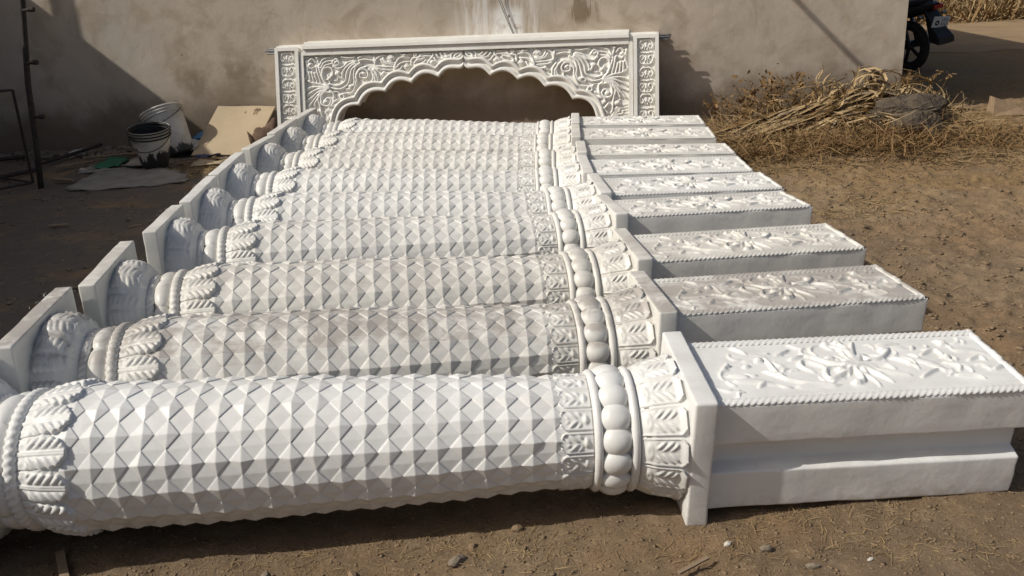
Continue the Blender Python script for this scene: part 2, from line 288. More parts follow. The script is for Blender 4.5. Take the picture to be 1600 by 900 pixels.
PANEL_STROKES = [[[0.501,0.003],[0.508,0.069],[0.456,0.132]],[[0.504,0.008],[0.512,0.094],[0.499,0.141]],[[0.506,0.008],[0.525,0.08],[0.552,0.142]],[[0.504,0.002],[0.537,0.048],[0.567,0.045]],[[0.503,-0.009],[0.535,-0.042],[0.577,-0.109]],[[0.508,-0.004],[0.564,-0.045],[0.648,-0.076]],[[0.51,0.002],[0.588,-0.006],[0.619,-0.032]],[[0.539,0.054],[0.559,0.027],[0.598,0.03],[0.647,0.081],[0.629,0.083]],[[0.497,-0.009],[0.437,-0.056],[0.39,-0.074],[0.403,-0.018],[0.452,-0.005]],[[0.495,0.009],[0.435,0.015],[0.355,0.084]],[[0.404,-0.0],[0.349,0.035],[0.33,0.001],[0.361,-0.032]],[[0.496,-0.038],[0.487,-0.095],[0.465,-0.104]],[[0.494,-0.05],[0.527,-0.099]],[[0.362,-0.106],[0.289,-0.076],[0.247,-0.044],[0.232,0.058],[0.207,0.049]],[[0.247,-0.044],[0.203,-0.011]],[[0.187,-0.078],[0.158,-0.103]],[[0.145,-0.04],[0.087,-0.029]],[[0.098,0.029],[0.079,0.007]],[[0.144,0.142],[0.182,0.1]],[[0.269,0.074],[0.327,0.112]],[[0.15,0.018],[0.17,0.022]],[[0.332,-0.092],[0.397,-0.109]],[[0.443,0.051],[0.464,0.024]],[[0.681,-0.008],[0.656,0.018],[0.631,0.033]],[[0.737,0.041],[0.792,0.074],[0.806,0.041],[0.794,0.017]],[[0.826,0.129],[0.851,0.1]],[[0.872,-0.002],[0.915,0.018],[0.926,-0.007]],[[0.724,0.08],[0.739,0.098]],[[0.677,-0.09],[0.714,-0.065],[0.746,-0.05]],[[0.785,-0.012],[0.823,-0.034],[0.811,-0.062]],[[0.787,-0.089],[0.84,-0.094],[0.865,-0.113]],[[0.917,-0.066],[0.978,-0.036]],[[0.311,0.051],[0.362,0.071]],[[0.647,0.094],[0.718,0.081]]]

# ------------------------------------------------------------------ ground
WD = Vector((0.99546141, -0.09516611, 0)); WN = Vector((-0.09516611, -0.99546141, 0)); WP = Vector((0, 9.22, 0))
def wall_pt(s, z=0, off=0): return WP + WD * s + WN * off + Vector((0, 0, z))
def gh(x, y):
    x = np.asarray(x, float); y = np.asarray(y, float)
    a = .010 * fbm(x * .9, y * .9, 3, 1) + .016 * fbm(x * 5, y * 5, 3, 5) + .012 * fbm(x * 17, y * 17, 3, 9)
    rough = np.clip((x - 1.2) / .8, 0, 1) * np.clip((y - 2.6) / 1, 0, 1)
    a = a + rough * (.040 * np.maximum(0, fbm(x * 5, y * 7, 4, 20)) + .045 * np.maximum(0, fbm(x * 12, y * 15, 4, 30) - .02))
    return (a - .010) * np.clip((12.5 - y) / 2.5, .15, 1)
def axis_pts(lo, hi, n0, grow, far):
    a = list(np.linspace(lo, hi, n0)); st = a[1] - a[0]; 
    up = []; q = hi; d = st
    while q < far[1]: d *= grow; q += d; up.append(q)
    dn = []; q = lo; d = st
    while q > far[0]: d *= grow; q -= d; dn.append(q)
    return np.array(dn[::-1] + a + up)
gx = axis_pts(-2.6, 5.2, 430, 1.06, (-60, 70)); gy = axis_pts(1.6, 9.4, 420, 1.05, (-12, 120))
GX, GY = np.meshgrid(gx, gy, indexing='ij')
ground = tag(mk('ground', np.stack([GX, GY, gh(GX, GY)], -1), grid_faces(len(gx), len(gy)), SOIL, smooth=True), kind='structure')
def road():
    mt, n, p = nodemat('pale_dirt_road'); t = NT(n); v = t.pos()
    c = t.mix(t.ramp(t.noise(v, .9, 6, .65), .35, .65), (.31, .22, .125), (.25, .175, .105))
    n.links.new(c, p.inputs['Base Color']); p.inputs['Roughness'].default_value = .97; p.inputs['Specular IOR Level'].default_value = .1; return mt
xs = np.linspace(3.5, 40, 240); V = []
for i, x in enumerate(xs):
    e = .5 * float(fbm(np.array([x * 1.7]), np.array([3.]), 5, 500)[0]); V += [(x, 13.3 - .05 * (x - 8) + .2 * math.sin(x * 1.3) + e, .005), (x, 18.3 - .05 * (x - 9) + .3 * math.sin(x * 1.1 + 1), .006)]
tag(mk('dirt_road', V, [(2 * i, 2 * i + 2, 2 * i + 3, 2 * i + 1) for i in range(239)], road()), kind='structure')

# ------------------------------------------------------------------ plastered building behind and its neighbour on the left
bld = empty('plastered_building', loc=(0, 0, 0))
tag(bld, 'cement plastered building with bare stained wall behind the carved arches', 'building')
S0, S1, HW = -7.0, 4.03, 3.6
ss = np.linspace(S0, S1, 240); zz = np.linspace(-.1, HW, 84); SS, ZZ = np.meshgrid(ss, zz, indexing='ij')
D = .012 * fbm(SS * .8, ZZ * .8, 4, 50) + .004 * fbm(SS * 4, ZZ * 4, 3, 60)
Wm = Matrix((WD, -WN, Vector((0, 0, 1)))).transposed().to_4x4(); Wm.translation = WP
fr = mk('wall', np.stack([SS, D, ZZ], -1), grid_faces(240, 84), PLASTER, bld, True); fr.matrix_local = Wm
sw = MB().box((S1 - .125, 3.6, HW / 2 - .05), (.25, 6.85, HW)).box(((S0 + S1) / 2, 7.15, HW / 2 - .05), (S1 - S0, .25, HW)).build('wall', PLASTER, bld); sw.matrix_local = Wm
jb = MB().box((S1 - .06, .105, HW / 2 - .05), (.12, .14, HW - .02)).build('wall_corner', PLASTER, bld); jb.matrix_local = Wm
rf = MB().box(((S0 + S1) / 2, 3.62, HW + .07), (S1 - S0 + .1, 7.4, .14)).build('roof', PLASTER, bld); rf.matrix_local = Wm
bm_ = MB().tube([(.72, .2, 3.4), (.72, -1.42, 3.4)], .026, 8).build('shadow_rod', RUST, bld); bm_.matrix_local = Wm  # unseen rod added to cast the diagonal line of shadow on the wall
nb = empty('side_building', loc=(-8, 2, 0)); tag(nb, 'plain plastered building standing left of the yard', 'building')
HN = 3.2; _q = Vector((-3.46, 9.55, .353)); RP = _q - TRAVEL * ((HN - .353) / -TRAVEL.z)
rx = lambda y: RP.x - .2 * (y - RP.y)
V = [(rx(10.2), 10.2, -.1), (rx(-5), -5, -.1), (-11, -5, -.1), (-11, 10.2, -.1)]
V = [(a + 8, b - 2, c) for a, b, c in V]; V += [(a, b, HN) for a, b, c in V]
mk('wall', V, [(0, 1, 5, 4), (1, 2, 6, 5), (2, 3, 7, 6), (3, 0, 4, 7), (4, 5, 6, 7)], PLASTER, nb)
_q = wall_pt(-4.50, 1.45); DP = _q - TRAVEL * ((HN - 1.45) / -TRAVEL.z)
MB().tube([(DP.x + 8, DP.y - 2, -.1), (DP.x + 8, DP.y - 2, 4.3)], .05, 10).build('shadow_post', RUST, nb, True)  # unseen post, placed so its upright shadow band falls on the back wall
for y0 in (1.0, 4.5):
    wn_ = MB(); wn_.box((rx(y0) + 8 + .02, y0 - 2, 1.5), (.06, 1.0, 1.1), Matrix.Rotation(.2, 3, 'Z')); wn_.build('window', DARKW, nb)

# ------------------------------------------------------------------ pillars
S, S2, LP, LB, B = .45, .575, 2.236, .986, .3795
N_D, M_D = 16, 20
PROF = np.array([(-2.24, .262), (-2.20, .268), (-2.16, .258), (-2.13, .235), (-2.11, .205), (-2.10, .178), (-2.01, .174), (-1.995, .19), (-1.975, .198), (-1.94, .213), (-1.90, .222), (-1.85, .225), (-1.75, .2255), (-1.3, .216), (-.9, .201), (-.44, .176), (-.35, .174), (-.335, .172), (-.22, .174), (-.205, .186), (-.17, .203), (-.12, .214), (-.068, .224), (0, .226)])
def RC(u): return np.interp(u, PROF[:, 0], PROF[:, 1])
ZC = S / 2
def axial(name, U, TH_, Rr, mat, parent, smooth=True, wrap=False):
    V = np.stack([U, Rr * np.sin(TH_), Rr * np.cos(TH_)], -1); nu, nv = U.shape
    F_ = grid_faces(nu, nv, wrap)[:, ::-1]
    o = mk(name, V, np.ascontiguousarray(F_), mat, parent, smooth); o.location = (0, 0, ZC); return o
def turned(name, u0, u1, n, parent, nth=64, off=0):
    u = np.linspace(u0, u1, n); U, T = np.meshgrid(u, np.arange(nth) / nth * 2 * pi, indexing='ij')
    return axial(name, U, T, RC(U) + off, WHITE, parent, True, True)
def ring_sector(name, n, fn, u0, u1, nu, nt_, parent, fill=1.0):
    """n copies of one moulded leaf standing round the axis; fn(a, t) gives its height above the core"""
    a = np.linspace(0, 1, nu); t = np.linspace(-1, 1, nt_); A, T = np.meshgrid(a, t, indexing='ij')
    U = u0 + (u1 - u0) * A; H = fn(A, T)
    first = axial(name, U, T * pi / n * fill, RC(U) + H, WHITE, parent)
    for k in range(1, n):
        c = link_copy(first, parent); c.rotation_euler = (2 * pi * k / n, 0, 0)
    return first
def sm(x, a, b): q = np.clip((x - a) / (b - a), 0, 1); return q * q * (3 - 2 * q)
def h_acanthus(a, t):
    at = np.abs(t)
    W = np.where(a < .66, .985, .985 * np.sqrt(np.maximum(1e-6, 1 - ((a - .66) / .34) ** 2)))
    W = W * (1 - .13 * sm(a, .45, .6) * np.abs(np.sin(pi * a * 7)) ** 2)
    ins = 1 - sm(at, W - .07, W + .03)
    tongue = .0050 * (1 - sm(at, .09, .17)) * (1 - .5 * a) - .003 * np.exp(-(at / .03) ** 2)
    ph = 6.4 * (a - .26 * at) + .1
    fe = np.abs(np.sin(pi * ph)) ** .8 * np.sin(pi * np.clip((at - .20) / .70, 0, 1)) ** .5 * sm(a, .22, .30) * (1 - sm(a, .90, .98))
    drop = .006 * np.exp(-(((a - .14) / .055) ** 2 + ((at - .60) / .22) ** 2))
    rib = .005 * np.exp(-((at - .95) / .06) ** 2)
    return ins * (.0035 + .009 * a ** 2.5 + tongue + 0.0085 * fe + .7 * drop + .6 * rib) - (1 - ins) * .006
def h_collar(a, t):
    at = np.abs(t)
    W = np.where(a < .22, .97 * np.sqrt(np.maximum(1e-6, 1 - ((.22 - a) / .23) ** 2)), .97)
    ins = 1 - sm(at, W - .1, W + .03)
    edge = .0065 * np.exp(-((at - W + .10) / .08) ** 2)
    ph = 4.6 * (a + .42 * at)
    fe = np.maximum(0, np.sin(2 * pi * ph * .85)) ** .7 * np.sin(pi * np.clip((at - .06) / .66, 0, 1)) ** .5 * sm(a, .16, .26) * (1 - sm(a, .60, .70))
    bud = np.exp(-(((a - .80) / .085) ** 2 + (at / .40) ** 2) ** 2)
    dip = np.exp(-(((a - .74) / .03) ** 2)) * (at < .5)
    return ins * (.003 + edge + .0065 * fe + .0075 * bud - .003 * dip) - .004 * (1 - ins)
def h_bell(a, t):
    at = np.abs(t)
    W = np.where(a > .84, .97 - .35 * ((a - .84) / .16) ** 2, .97)
    ins = 1 - sm(at, W - .08, W + .02)
    edge = .0055 * np.exp(-((at - W + .07) / .06) ** 2)
    bud = np.exp(-(((a - .16) / .075) ** 2 + ((at - .1) / .50) ** 2) ** 2) - .7 * np.exp(-(((a - .17) / .04) ** 2 + (at / .30) ** 2))
    ph = 5.6 * (a - .40 * at)
    fe = np.maximum(0, np.sin(2 * pi * ph)) ** .7 * (np.sin(pi * np.clip((at - .08) / .66, 0, 1)) ** .5) * sm(a, .28, .36) * (1 - sm(a, .76, .84))
    tip = .009 * sm(a, .82, 1.0)
    return ins * (.002 + edge + .0075 * fe + .006 * bud + tip) - .004 * (1 - ins)
def h_cap(a, t):
    at = np.abs(t); W = np.where(a > .5, .9 * np.sqrt(np.maximum(1e-6, 1 - ((a - .5) / .5) ** 2)), .9)
    ins = 1 - sm(at, W - .25, W + .02)
    fe = np.abs(np.sin(pi * (6 * a - .9 * at))) ** .8 * sm(at, .05, .15)
    return ins * (.001 + .006 * fe) - .003 * (1 - ins)
def lump_ring(name, n, u, rad, ax, tan, rr, parent):
    th = np.linspace(0, pi, 13); ph = np.arange(16) / 16 * 2 * pi; T, Ph = np.meshgrid(th, ph, indexing='ij')
    V = np.stack([u + ax * np.sin(T) * np.cos(Ph), tan * np.cos(T), rad + rr * np.sin(T) * np.sin(Ph)], -1)
    first = mk(name, V, grid_faces(13, 16, True), WHITE, parent, True); first.location = (0, 0, ZC)
    for k in range(1, n):
        c = link_copy(first, parent); c.rotation_euler = (2 * pi * k / n, 0, 0)
def torus(name, u, rad, minor, parent, twist=0, nt_=260, nm=10):
    a, b = np.meshgrid(np.arange(nt_) / nt_ * 2 * pi, np.arange(nm) / nm * 2 * pi, indexing='ij')
    mm = minor * (1 + (.13 * np.sin(twist * a + 2 * b) if twist else 0))
    U = u + mm * np.cos(b); Rr = rad + mm * np.sin(b)
    V = np.stack([U, Rr * np.sin(a), Rr * np.cos(a)], -1)
    i = np.arange(nt_)[:, None]; j = np.arange(nm)[None]; i2 = (i + 1) % nt_; j2 = (j + 1) % nm
    F_ = np.stack([i * nm + j, i2 * nm + j, i2 * nm + j2, i * nm + j2], -1).reshape(-1, 4)
    o = mk(name, V, F_, WHITE, parent, True); o.location = (0, 0, ZC); return o
def RS(u, seed): return RC(u + (.055 * min(1., max(0., (-1.2 - u) / .6)) if seed == 8 else 0))
def shaft_mesh(seed):
    u0, u1, md = -1.935 - (.055 if seed == 8 else 0), -.43, 22 if seed == 8 else 21; r2 = np.random.default_rng(900 + seed); us = np.linspace(u0, u1, md + 1); dt = 2 * pi / N_D; V = []; Fc = []; t_off = .08 * seed
    wob = lambda u, th: .0014 * math.sin(9 * u + 2 * th + seed) + .0010 * math.sin(23 * u - 3 * th + 2 * seed)
    P = lambda u, th, h_: (u, (RS(u, seed) - .002 + h_ + wob(u, th)) * math.sin(th + t_off), (RS(u, seed) - .002 + h_ + wob(u, th)) * math.cos(th + t_off))
    for i in range(md):
        ua, ub = us[i], us[i + 1]; um = (ua + ub) / 2; hu = (ub - ua) / 2
        for k in range(N_D):
            t0 = (k + .5) * dt; ht = dt / 2; b = len(V); q = .92 + .05 * r2.random(); hh = .0070 * (1 + .14 * r2.normal()); st = .0022 * (.6 + .8 * r2.random())
            V += [P(u, t, 0) for u, t in ((ua, t0 - ht), (ub, t0 - ht), (ub, t0 + ht), (ua, t0 + ht))]
            V += [P(ua, t0, 0), P(um, t0 - ht, 0), P(ub, t0, 0), P(um, t0 + ht, 0)]
            j_ = lambda: .0011 * r2.normal()
            V += [P(um - hu * q + j_(), t0, st), P(um, t0 - ht * q, st), P(um + hu * q + j_(), t0, st), P(um, t0 + ht * q, st)]
            V += [P(um + 2.2 * j_(), t0 + .05 * ht * r2.normal(), st + hh)]
            Fc += [(b, b + 4, b + 5), (b + 1, b + 5, b + 6), (b + 2, b + 6, b + 7), (b + 3, b + 7, b + 4)]
            for e in range(4):
                e2 = (e + 1) % 4; Fc += [(b + 4 + e, b + 8 + e, b + 8 + e2, b + 4 + e2), (b + 8 + e, b + 12, b + 8 + e2)]
    return V, Fc
def weld(me):
    bm = bmesh.new(); bm.from_mesh(me); bmesh.ops.remove_doubles(bm, verts=bm.verts, dist=1e-5); bmesh.ops.recalc_face_normals(bm, faces=bm.faces); bm.to_mesh(me); bm.free()
def make_shaft(parent):
    V, F_ = shaft_mesh(0); o = mk('shaft', V, F_, WHITE, parent); weld(o.data); o.location = (0, 0, ZC); return o
def roughen(o, cuts, amp, seed):
    """break long straight edges and let them wander a few millimetres"""
    bm = bmesh.new(); bm.from_mesh(o.data)
    for _ in range(cuts):
        bmesh.ops.subdivide_edges(bm, edges=[e for e in bm.edges if e.calc_length() > .045], cuts=1, use_grid_fill=True)
    bmesh.ops.triangulate(bm, faces=[f for f in bm.faces if len(f.verts) > 4]); bm.normal_update()
    P = np.array([v.co for v in bm.verts]); k = fbm(P[:, 0] * 9 + P[:, 2] * 5, P[:, 1] * 9 - P[:, 2] * 6, 3, seed) + .8 * np.minimum(0, fbm(P[:, 0] * 31 + P[:, 2] * 17, P[:, 1] * 31 + P[:, 2] * 23, 2, seed + 7) + .22)
    for v, d in zip(bm.verts, k): v.co += v.normal * float(d) * amp
    bm.to_mesh(o.data); bm.free(); o.data.polygons.foreach_set('use_smooth', np.ones(len(o.data.polygons), dtype=bool))
    wn_ = o.modifiers.new('weighted', 'WEIGHTED_NORMAL'); wn_.weight = 100; return o
def make_block(parent):
    h = B / 2; g = .052; dz = .052
    prof = [(-h, -h), (h, -h), (h, -dz), (h - g, -dz + .012), (h - g, dz - .004), (h, dz), (h, h), (-h, h), (-h, dz), (-h + g, dz - .004), (-h + g, -dz + .012), (-h, -dz)]
    bm = bmesh.new(); rows = []
    for x in (-.03, LB):
        rows.append([bm.verts.new((x, p[0], p[1])) for p in prof])
    n = len(prof)
    for j in range(n): bm.faces.new((rows[0][j], rows[0][(j + 1) % n], rows[1][(j + 1) % n], rows[1][j]))
    bm.faces.new(rows[0][::-1]); bm.faces.new(rows[1])
    bmesh.ops.recalc_face_normals(bm, faces=bm.faces)
    bmesh.ops.bevel(bm, geom=[e for e in bm.edges if e.calc_length() > .02], offset=.007, segments=2, affect='EDGES', profile=.5)
    me = bpy.data.meshes.new('plinth_block'); bm.to_mesh(me); bm.free(); me.materials.append(WHITE)
    o = bpy.data.objects.new('plinth_block', me); C.objects.link(o); o.parent = parent; o.location = (0, 0, ZC); return o
def make_panel(parent):
    u = np.linspace(.0, .962, 330); v = np.linspace(-.160, .160, 120); X, Y = np.meshgrid(u, v, indexing='ij')
    H = np.zeros_like(X)
    for k, s in enumerate(PANEL_STROKES):
        big = k < 13
        stroke(X, Y, H, s, .0115 if big else .0095, .0155 if big else .0120, .0065, None, .5)
    for (a, b_, r) in ((.475, .0, .017), (.445, -.026, .013), (.50, -.02, .012), (.435, .04, .015), (.247, -.044, .011), (.098, .029, .009), (.84, .105, .013), (.81, .02, .011), (.465, -.104, .013), (.456, .13, .012), (.499, .138, .013), (.63, .08, .014), (.207, .05, .012)):
        stroke(X, Y, H, [(a - r * .3, b_), (a + r * .3, b_)], r * .9, .0160, r * .9)
    for (p, q) in (((.16, .05), (.30, .075)), ((.10, -.06), (.23, -.10)), ((.70, .02), (.80, -.09)), ((.86, .06), (.95, .03)), ((.62, .10), (.70, .12)), ((.28, -.11), (.40, -.12))):
        stroke(X, Y, H, [p, ((p[0] + q[0]) / 2, (p[1] + q[1]) / 2 + .012), q], .022, .008, .01, None, .3)
    r2 = np.random.default_rng(5)
    for k in range(46):                                       # small tendrils that curl off the main stems
        cx, cy = r2.uniform(.06, .93), r2.uniform(-.125, .125); an = r2.uniform(-.6, .6) + (pi if cx < .5 else 0); L = r2.uniform(.03, .075); cv = r2.choice([-1, 1]) * r2.uniform(.5, 1.6)
        P_ = [(cx + L * q * math.cos(an + cv * q), max(-.145, min(.145, cy + L * q * math.sin(an + cv * q)))) for q in (0, .35, .7, 1)]
        stroke(X, Y, H, P_, .0065, r2.uniform(.006, .010), .0040, None, .4)
    for s_ in (-1, 1):                                        # petals of the central flower
        for q in np.linspace(-1.2, 1.2, 6): stroke(X, Y, H, [(.503, .0), (.503 + s_ * .03 * math.cos(q), .03 * math.sin(q)), (.503 + s_ * .066 * math.cos(q * 1.15), .085 * math.sin(q * 1.1))], .0080, .0150, .0055, None, .6)
    H = H + .003 * fbm(X * 10, Y * 20, 3, 90)
    for _ in range(2): H = .4 * H + .15 * (np.roll(H, 1, 0) + np.roll(H, -1, 0) + np.roll(H, 1, 1) + np.roll(H, -1, 1))
    edge = np.minimum(np.minimum(X - 0, .962 - X), np.minimum(Y + .16, .16 - Y)); H = H * np.clip(edge / .01, 0, 1) - .004 * (edge < .001)
    o = mk('carved_panel', np.stack([X, Y, H + B / 2 + .0025], -1), grid_faces(330, 120), WHITE, parent, True); o.location = (0, 0, ZC)
def rope_bar(parent, y):
    nx, nm = 400, 14; x = np.linspace(.0, .972, nx); a, b = np.meshgrid(x, np.arange(nm) / nm * 2 * pi, indexing='ij')
    mm = .0150 * (1 + .13 * np.sin(2 * pi * a / .0205 + 3.4 * b))
    V = np.stack([a, y + mm * np.cos(b) * 1.1, B / 2 + .001 + 0.62 * mm * np.sin(b)], -1)
    o = mk('rope_border', V, np.ascontiguousarray(grid_faces(nx, nm, True)[:, ::-1]), WHITE, parent, True); o.location = (0, 0, ZC)
def pillar_matrix(x, y, a, ph):
    tilt = (.6018 - S) / 2 / LP; u = Vector((math.cos(a), math.sin(a), -tilt)).normalized(); v = Vector((-math.sin(a), math.cos(a), 0)); w_ = u.cross(v)
    v2 = v * math.cos(ph) + w_ * math.sin(ph); w2 = -v * math.sin(ph) + w_ * math.cos(ph)
    M = Matrix((u, v2, w2)).transposed().to_4x4(); M.translation = Vector((x, y, ZC)) - w2 * ZC; return M
def make_pillar():
    r = empty('carved_pillar')
    roughen(bevel_box('capital_slab', (-LP - .033, 0, ZC), (.066, S2, S2), WHITE, r, .007), 4, .005, 40)
    turned('capital_bell', -2.24, -1.90, 48, r)
    ring_sector('capital_leaf', 10, h_cap, -2.225, -2.105, 30, 22, r)
    torus('rope_ring', -2.094, .188, .0155, r, 52)
    lump_ring('neck_lobe', 8, -2.046, .168, .044, .084, .043, r)
    torus('rope_ring', -1.994, .197, .0205, r, 52)
    ring_sector('acanthus_leaf', 14, h_acanthus, -1.987, -1.822, 60, 44, r)
    make_shaft(r)
    turned('collar', -.445, -.18, 20, r)
    ring_sector('collar_leaf', 16, h_collar, -.452, -.353, 28, 24, r)
    torus('ring', -.336, .181, .0135, r)
    lump_ring('bead', 16, -.281, .174, .050, .0455, .035, r)
    torus('ring', -.224, .186, .0135, r)
    turned('base_bell', -.215, -.06, 22, r)
    ring_sector('bell_leaf', 14, h_bell, -.206, -.078, 40, 34, r)
    roughen(bevel_box('base_slab', (-.034, 0, ZC), (.068, S, S), WHITE, r, .007), 4, .005, 41)
    roughen(make_block(r), 5, .0055, 42); make_panel(r)
    for y in (-.1735, .1735): rope_bar(r, y)
    # rough rim along the outer end of the panel
    yy = np.linspace(-.186, .186, 60); nm = 8; a, b = np.meshgrid(yy, np.arange(nm) / nm * 2 * pi, indexing='ij')
    mm = .012 * (1 + .5 * fbm(a * 60, b * .6, 3, 70)); o = mk('end_rim', np.stack([LB - .013 + mm * np.cos(b), a, B / 2 - .001 + mm * np.sin(b) * .9], -1), grid_faces(60, nm, True), WHITE, r, True); o.location = (0, 0, ZC)
    return r
PLACES = [[0.6235, 7.1155, -0.0844, 0.0022], [0.5764, 6.5641, -0.0774, 0.0226], [0.5586, 5.9451, -0.0645, -0.0267], [0.5313, 5.4209, -0.0059, 0.0292], [0.5608, 4.8953, 0.0591, 0.0139], [0.57, 4.4081, 0.1157, -0.0318], [0.5738, 3.7381, 0.112, 0.0158], [0.5605, 3.1314, 0.1041, 0.0091], [0.5601, 2.4818, 0.0426, 0.089]]
PLOOK = [(.45, .35), (.50, .55), (.45, .50), (.32, .25), (.38, .22), (.55, .35), (.75, .60), (1.5, .45), (.28, .05)]
PLAB = ['farthest white carved pillar, its shaft showing right under the scalloped arch opening',
        'second farthest white carved pillar, lying next to the one under the arch',
        'third white carved pillar counted from the arch end of the row',
        'fourth white carved pillar counted from the arch end of the row',
        'white carved pillar in the exact middle of the row of nine',
        'fourth white carved pillar from the camera, its block side showing a tall bare strip',
        'third white carved pillar from the camera, just beyond the grimy grey one',
        'grimy grey carved pillar with dust stained shaft and panel, second from the camera',
        'nearest and cleanest white carved pillar with its grooved block side in full view']
proto = make_pillar(); parts = list(proto.children)
for i, (pl_, look, lab) in enumerate(zip(PLACES, PLOOK, PLAB)):
    if i == 0: r = proto; ch = parts
    else:
        r = proto.copy(); C.objects.link(r); ch = [link_copy(c, r) for c in parts]
    r.matrix_world = pillar_matrix(*pl_)
    ph_ = (0, .11, .29, -.17, .4, .21, -.3, .05, 0)[i]
    for c in ch:
        if c.name.split('.')[0] in ('acanthus_leaf', 'neck_lobe', 'bead', 'collar_leaf', 'bell_leaf', 'capital_leaf', 'rope_ring'): c.rotation_euler.x += ph_
        if i == 8 and c.name.split('.')[0] in ('acanthus_leaf', 'neck_lobe', 'rope_ring', 'capital_leaf', 'capital_bell', 'capital_slab'): c.location.x -= .055
        if i and c.name.split('.')[0] == 'shaft':
            V, F_ = shaft_mesh(i); tmp = mk('shaft', V, F_, WHITE, None); weld(tmp.data); c.data = tmp.data; bpy.data.objects.remove(tmp)
    for c in ch: c.color = (look[0], look[1], 0, 1)
    if i in (7, 4, 5):
        r2 = np.random.default_rng(80 + i); fb = MB(); y0, y1 = ((.05, .28), (-.28, .1), (.0, .2))[(7, 4, 5).index(i)]
        for _ in range(60):
            p = Vector((-LP - .03 + .03 * r2.normal() * .7, r2.uniform(y0, y1), ZC + S2 / 2 - .002)); d = Vector((r2.normal(), r2.normal(), abs(r2.normal()) + .3)) * .009
            s_ = Vector((.0009, .0004, 0)); fb.add([p - s_, p + s_, p + d + Vector((0, 0, -.004))], [(0, 1, 2)])
        fo = fb.build('fibre_fringe', WHITE, r); fo['kind'] = 'stuff'; fo.color = (.3, .3, 0, 1)
    tag(r, lab, 'pillar', 'carved pillars lying side by side in the yard')

# ------------------------------------------------------------------ cusped arches stacked against the wall
LEAN = math.radians(15); AUP = Vector((0, 0, 1)) * math.cos(LEAN) - WN * math.sin(LEAN); AN = WD.cross(AUP)
ax_ = (WD - AUP * .0155).normalized(); az_ = (AUP + WD * .0155).normalized()
HWID, TOPZ, THK = 1.94, 1.0, .045
CUSP = [(0, .742), (.262, .630), (.540, .582), (.810, .503), (1.085, .375), (1.315, .215)]
def scallops(d):
    """half outline of the opening, grown outwards by d"""
    P = [Vector((x, z)) for x, z in CUSP]; Q = []
    for i, p in enumerate(P):
        if i == 0: nrm = Vector((0, 1)) * 1.25
        elif i == len(P) - 1: nrm = Vector((.93, .36))
        else: t = (P[i + 1] - P[i - 1]).normalized(); nrm = Vector((-t.y, t.x)) * 1.3
        if nrm.y < 0 and i: nrm = -nrm
        Q.append(p + nrm * d)
    out = []
    for i in range(len(Q) - 1):
        a, b = Q[i], Q[i + 1]; ch = b - a; nr = Vector((-ch.y, ch.x)).normalized()
        if nr.y < 0: nr = -nr
        bulge = (.052 if i == 0 else .066)
        for k in range(14):
            s = k / 14
            if i == 0:                                     # ogee towards the apex
                hgt = -.016 * math.sin(pi * s / .28) if s < .28 else .036 * math.sin(pi * (s - .28) / .72)
            else: hgt = bulge * (1 - (2 * s - 1) ** 2)
            out.append(a + ch * s + nr * hgt)
    out.append(Q[-1]); e = Q[-1]
    out.append(Vector((e.x + .045, e.y - .12))); out.append(Vector((e.x + .055, -.02 if d < .001 else -.02)))
    return out
XA, YA = np.meshgrid(np.linspace(0.012, 1.648, 250), np.linspace(.0, .885, 136), indexing='ij')
def inside(poly, X, Y):
    c = np.zeros(X.shape, bool); n = len(poly); j = n - 1
    for i in range(n):
        xi, yi = poly[i]; xj, yj = poly[j]
        if yi != yj:
            c ^= ((yi > Y) != (yj > Y)) & (X < (xj - xi) * (Y - yi) / (yj - yi) + xi)
        j = i
    return c
HA = np.zeros_like(XA)
for s in ARCH_STROKES: stroke(XA, YA, HA, s, .0165, .040, .0125)
r2 = np.random.default_rng(8)
for k in range(420):                                        # fine curls that fill the ground between the stems
    cx, cy = r2.uniform(.03, 1.62), r2.uniform(.02, .86); i_, j_ = np.searchsorted(XA[:, 0], cx), np.searchsorted(YA[0], cy)
    if HA[max(0, i_ - 3):i_ + 3, max(0, j_ - 3):j_ + 3].max() > .004: continue
    an = r2.uniform(0, 2 * pi); L = r2.uniform(.04, .07); cv = r2.choice([-1, 1]) * r2.uniform(.8, 2.2)
    stroke(XA, YA, HA, [(cx + L * q * math.cos(an + cv * q), cy + L * q * math.sin(an + cv * q)) for q in (-.3, 0, .35, .7)], .0105, .030, .007)
for (a, b_, r) in ((1.166, .567, .028), (1.384, .655, .024), (1.30, .70, .03), (1.508, .863, .02), (1.436, .42, .03), (.744, .834, .026), (.58, .745, .026), (.322, .78, .026), (1.313, .812, .02), (1.03, .69, .022), (.60, .862, .02), (1.58, .80, .024), (.82, .69, .022), (1.38, .27, .03), (1.53, .32, .03)):
    stroke(XA, YA, HA, [(a - r * .2, b_), (a + r * .2, b_)], r, .042, r)
for k in range(16):                                         # lower leaves beside the legs
    zq = .02 + .014 * k; stroke(XA, YA, HA, [(1.47 + .01 * (k % 3), zq), (1.52, zq + .05), (1.63, zq + .06 + .02 * (k % 2))], .012, .024)
HA = HA - .024 + .003 * fbm(XA * 20, YA * 20, 2, 77)
HA = .72 * HA + .07 * (np.roll(HA, 1, 0) + np.roll(HA, -1, 0) + np.roll(HA, 1, 1) + np.roll(HA, -1, 1))
open_poly = [(0, -.05), (0, .80)] + [tuple(q) for q in scallops(.05)] + [(1.45, -.06)]
keep = ~inside(open_poly, XA, YA)
gf = grid_faces(*XA.shape); gf = gf[keep.ravel()[gf].all(1)]
used = np.unique(gf); remap = np.full(XA.size, -1); remap[used] = np.arange(len(used)); gf = remap[gf]
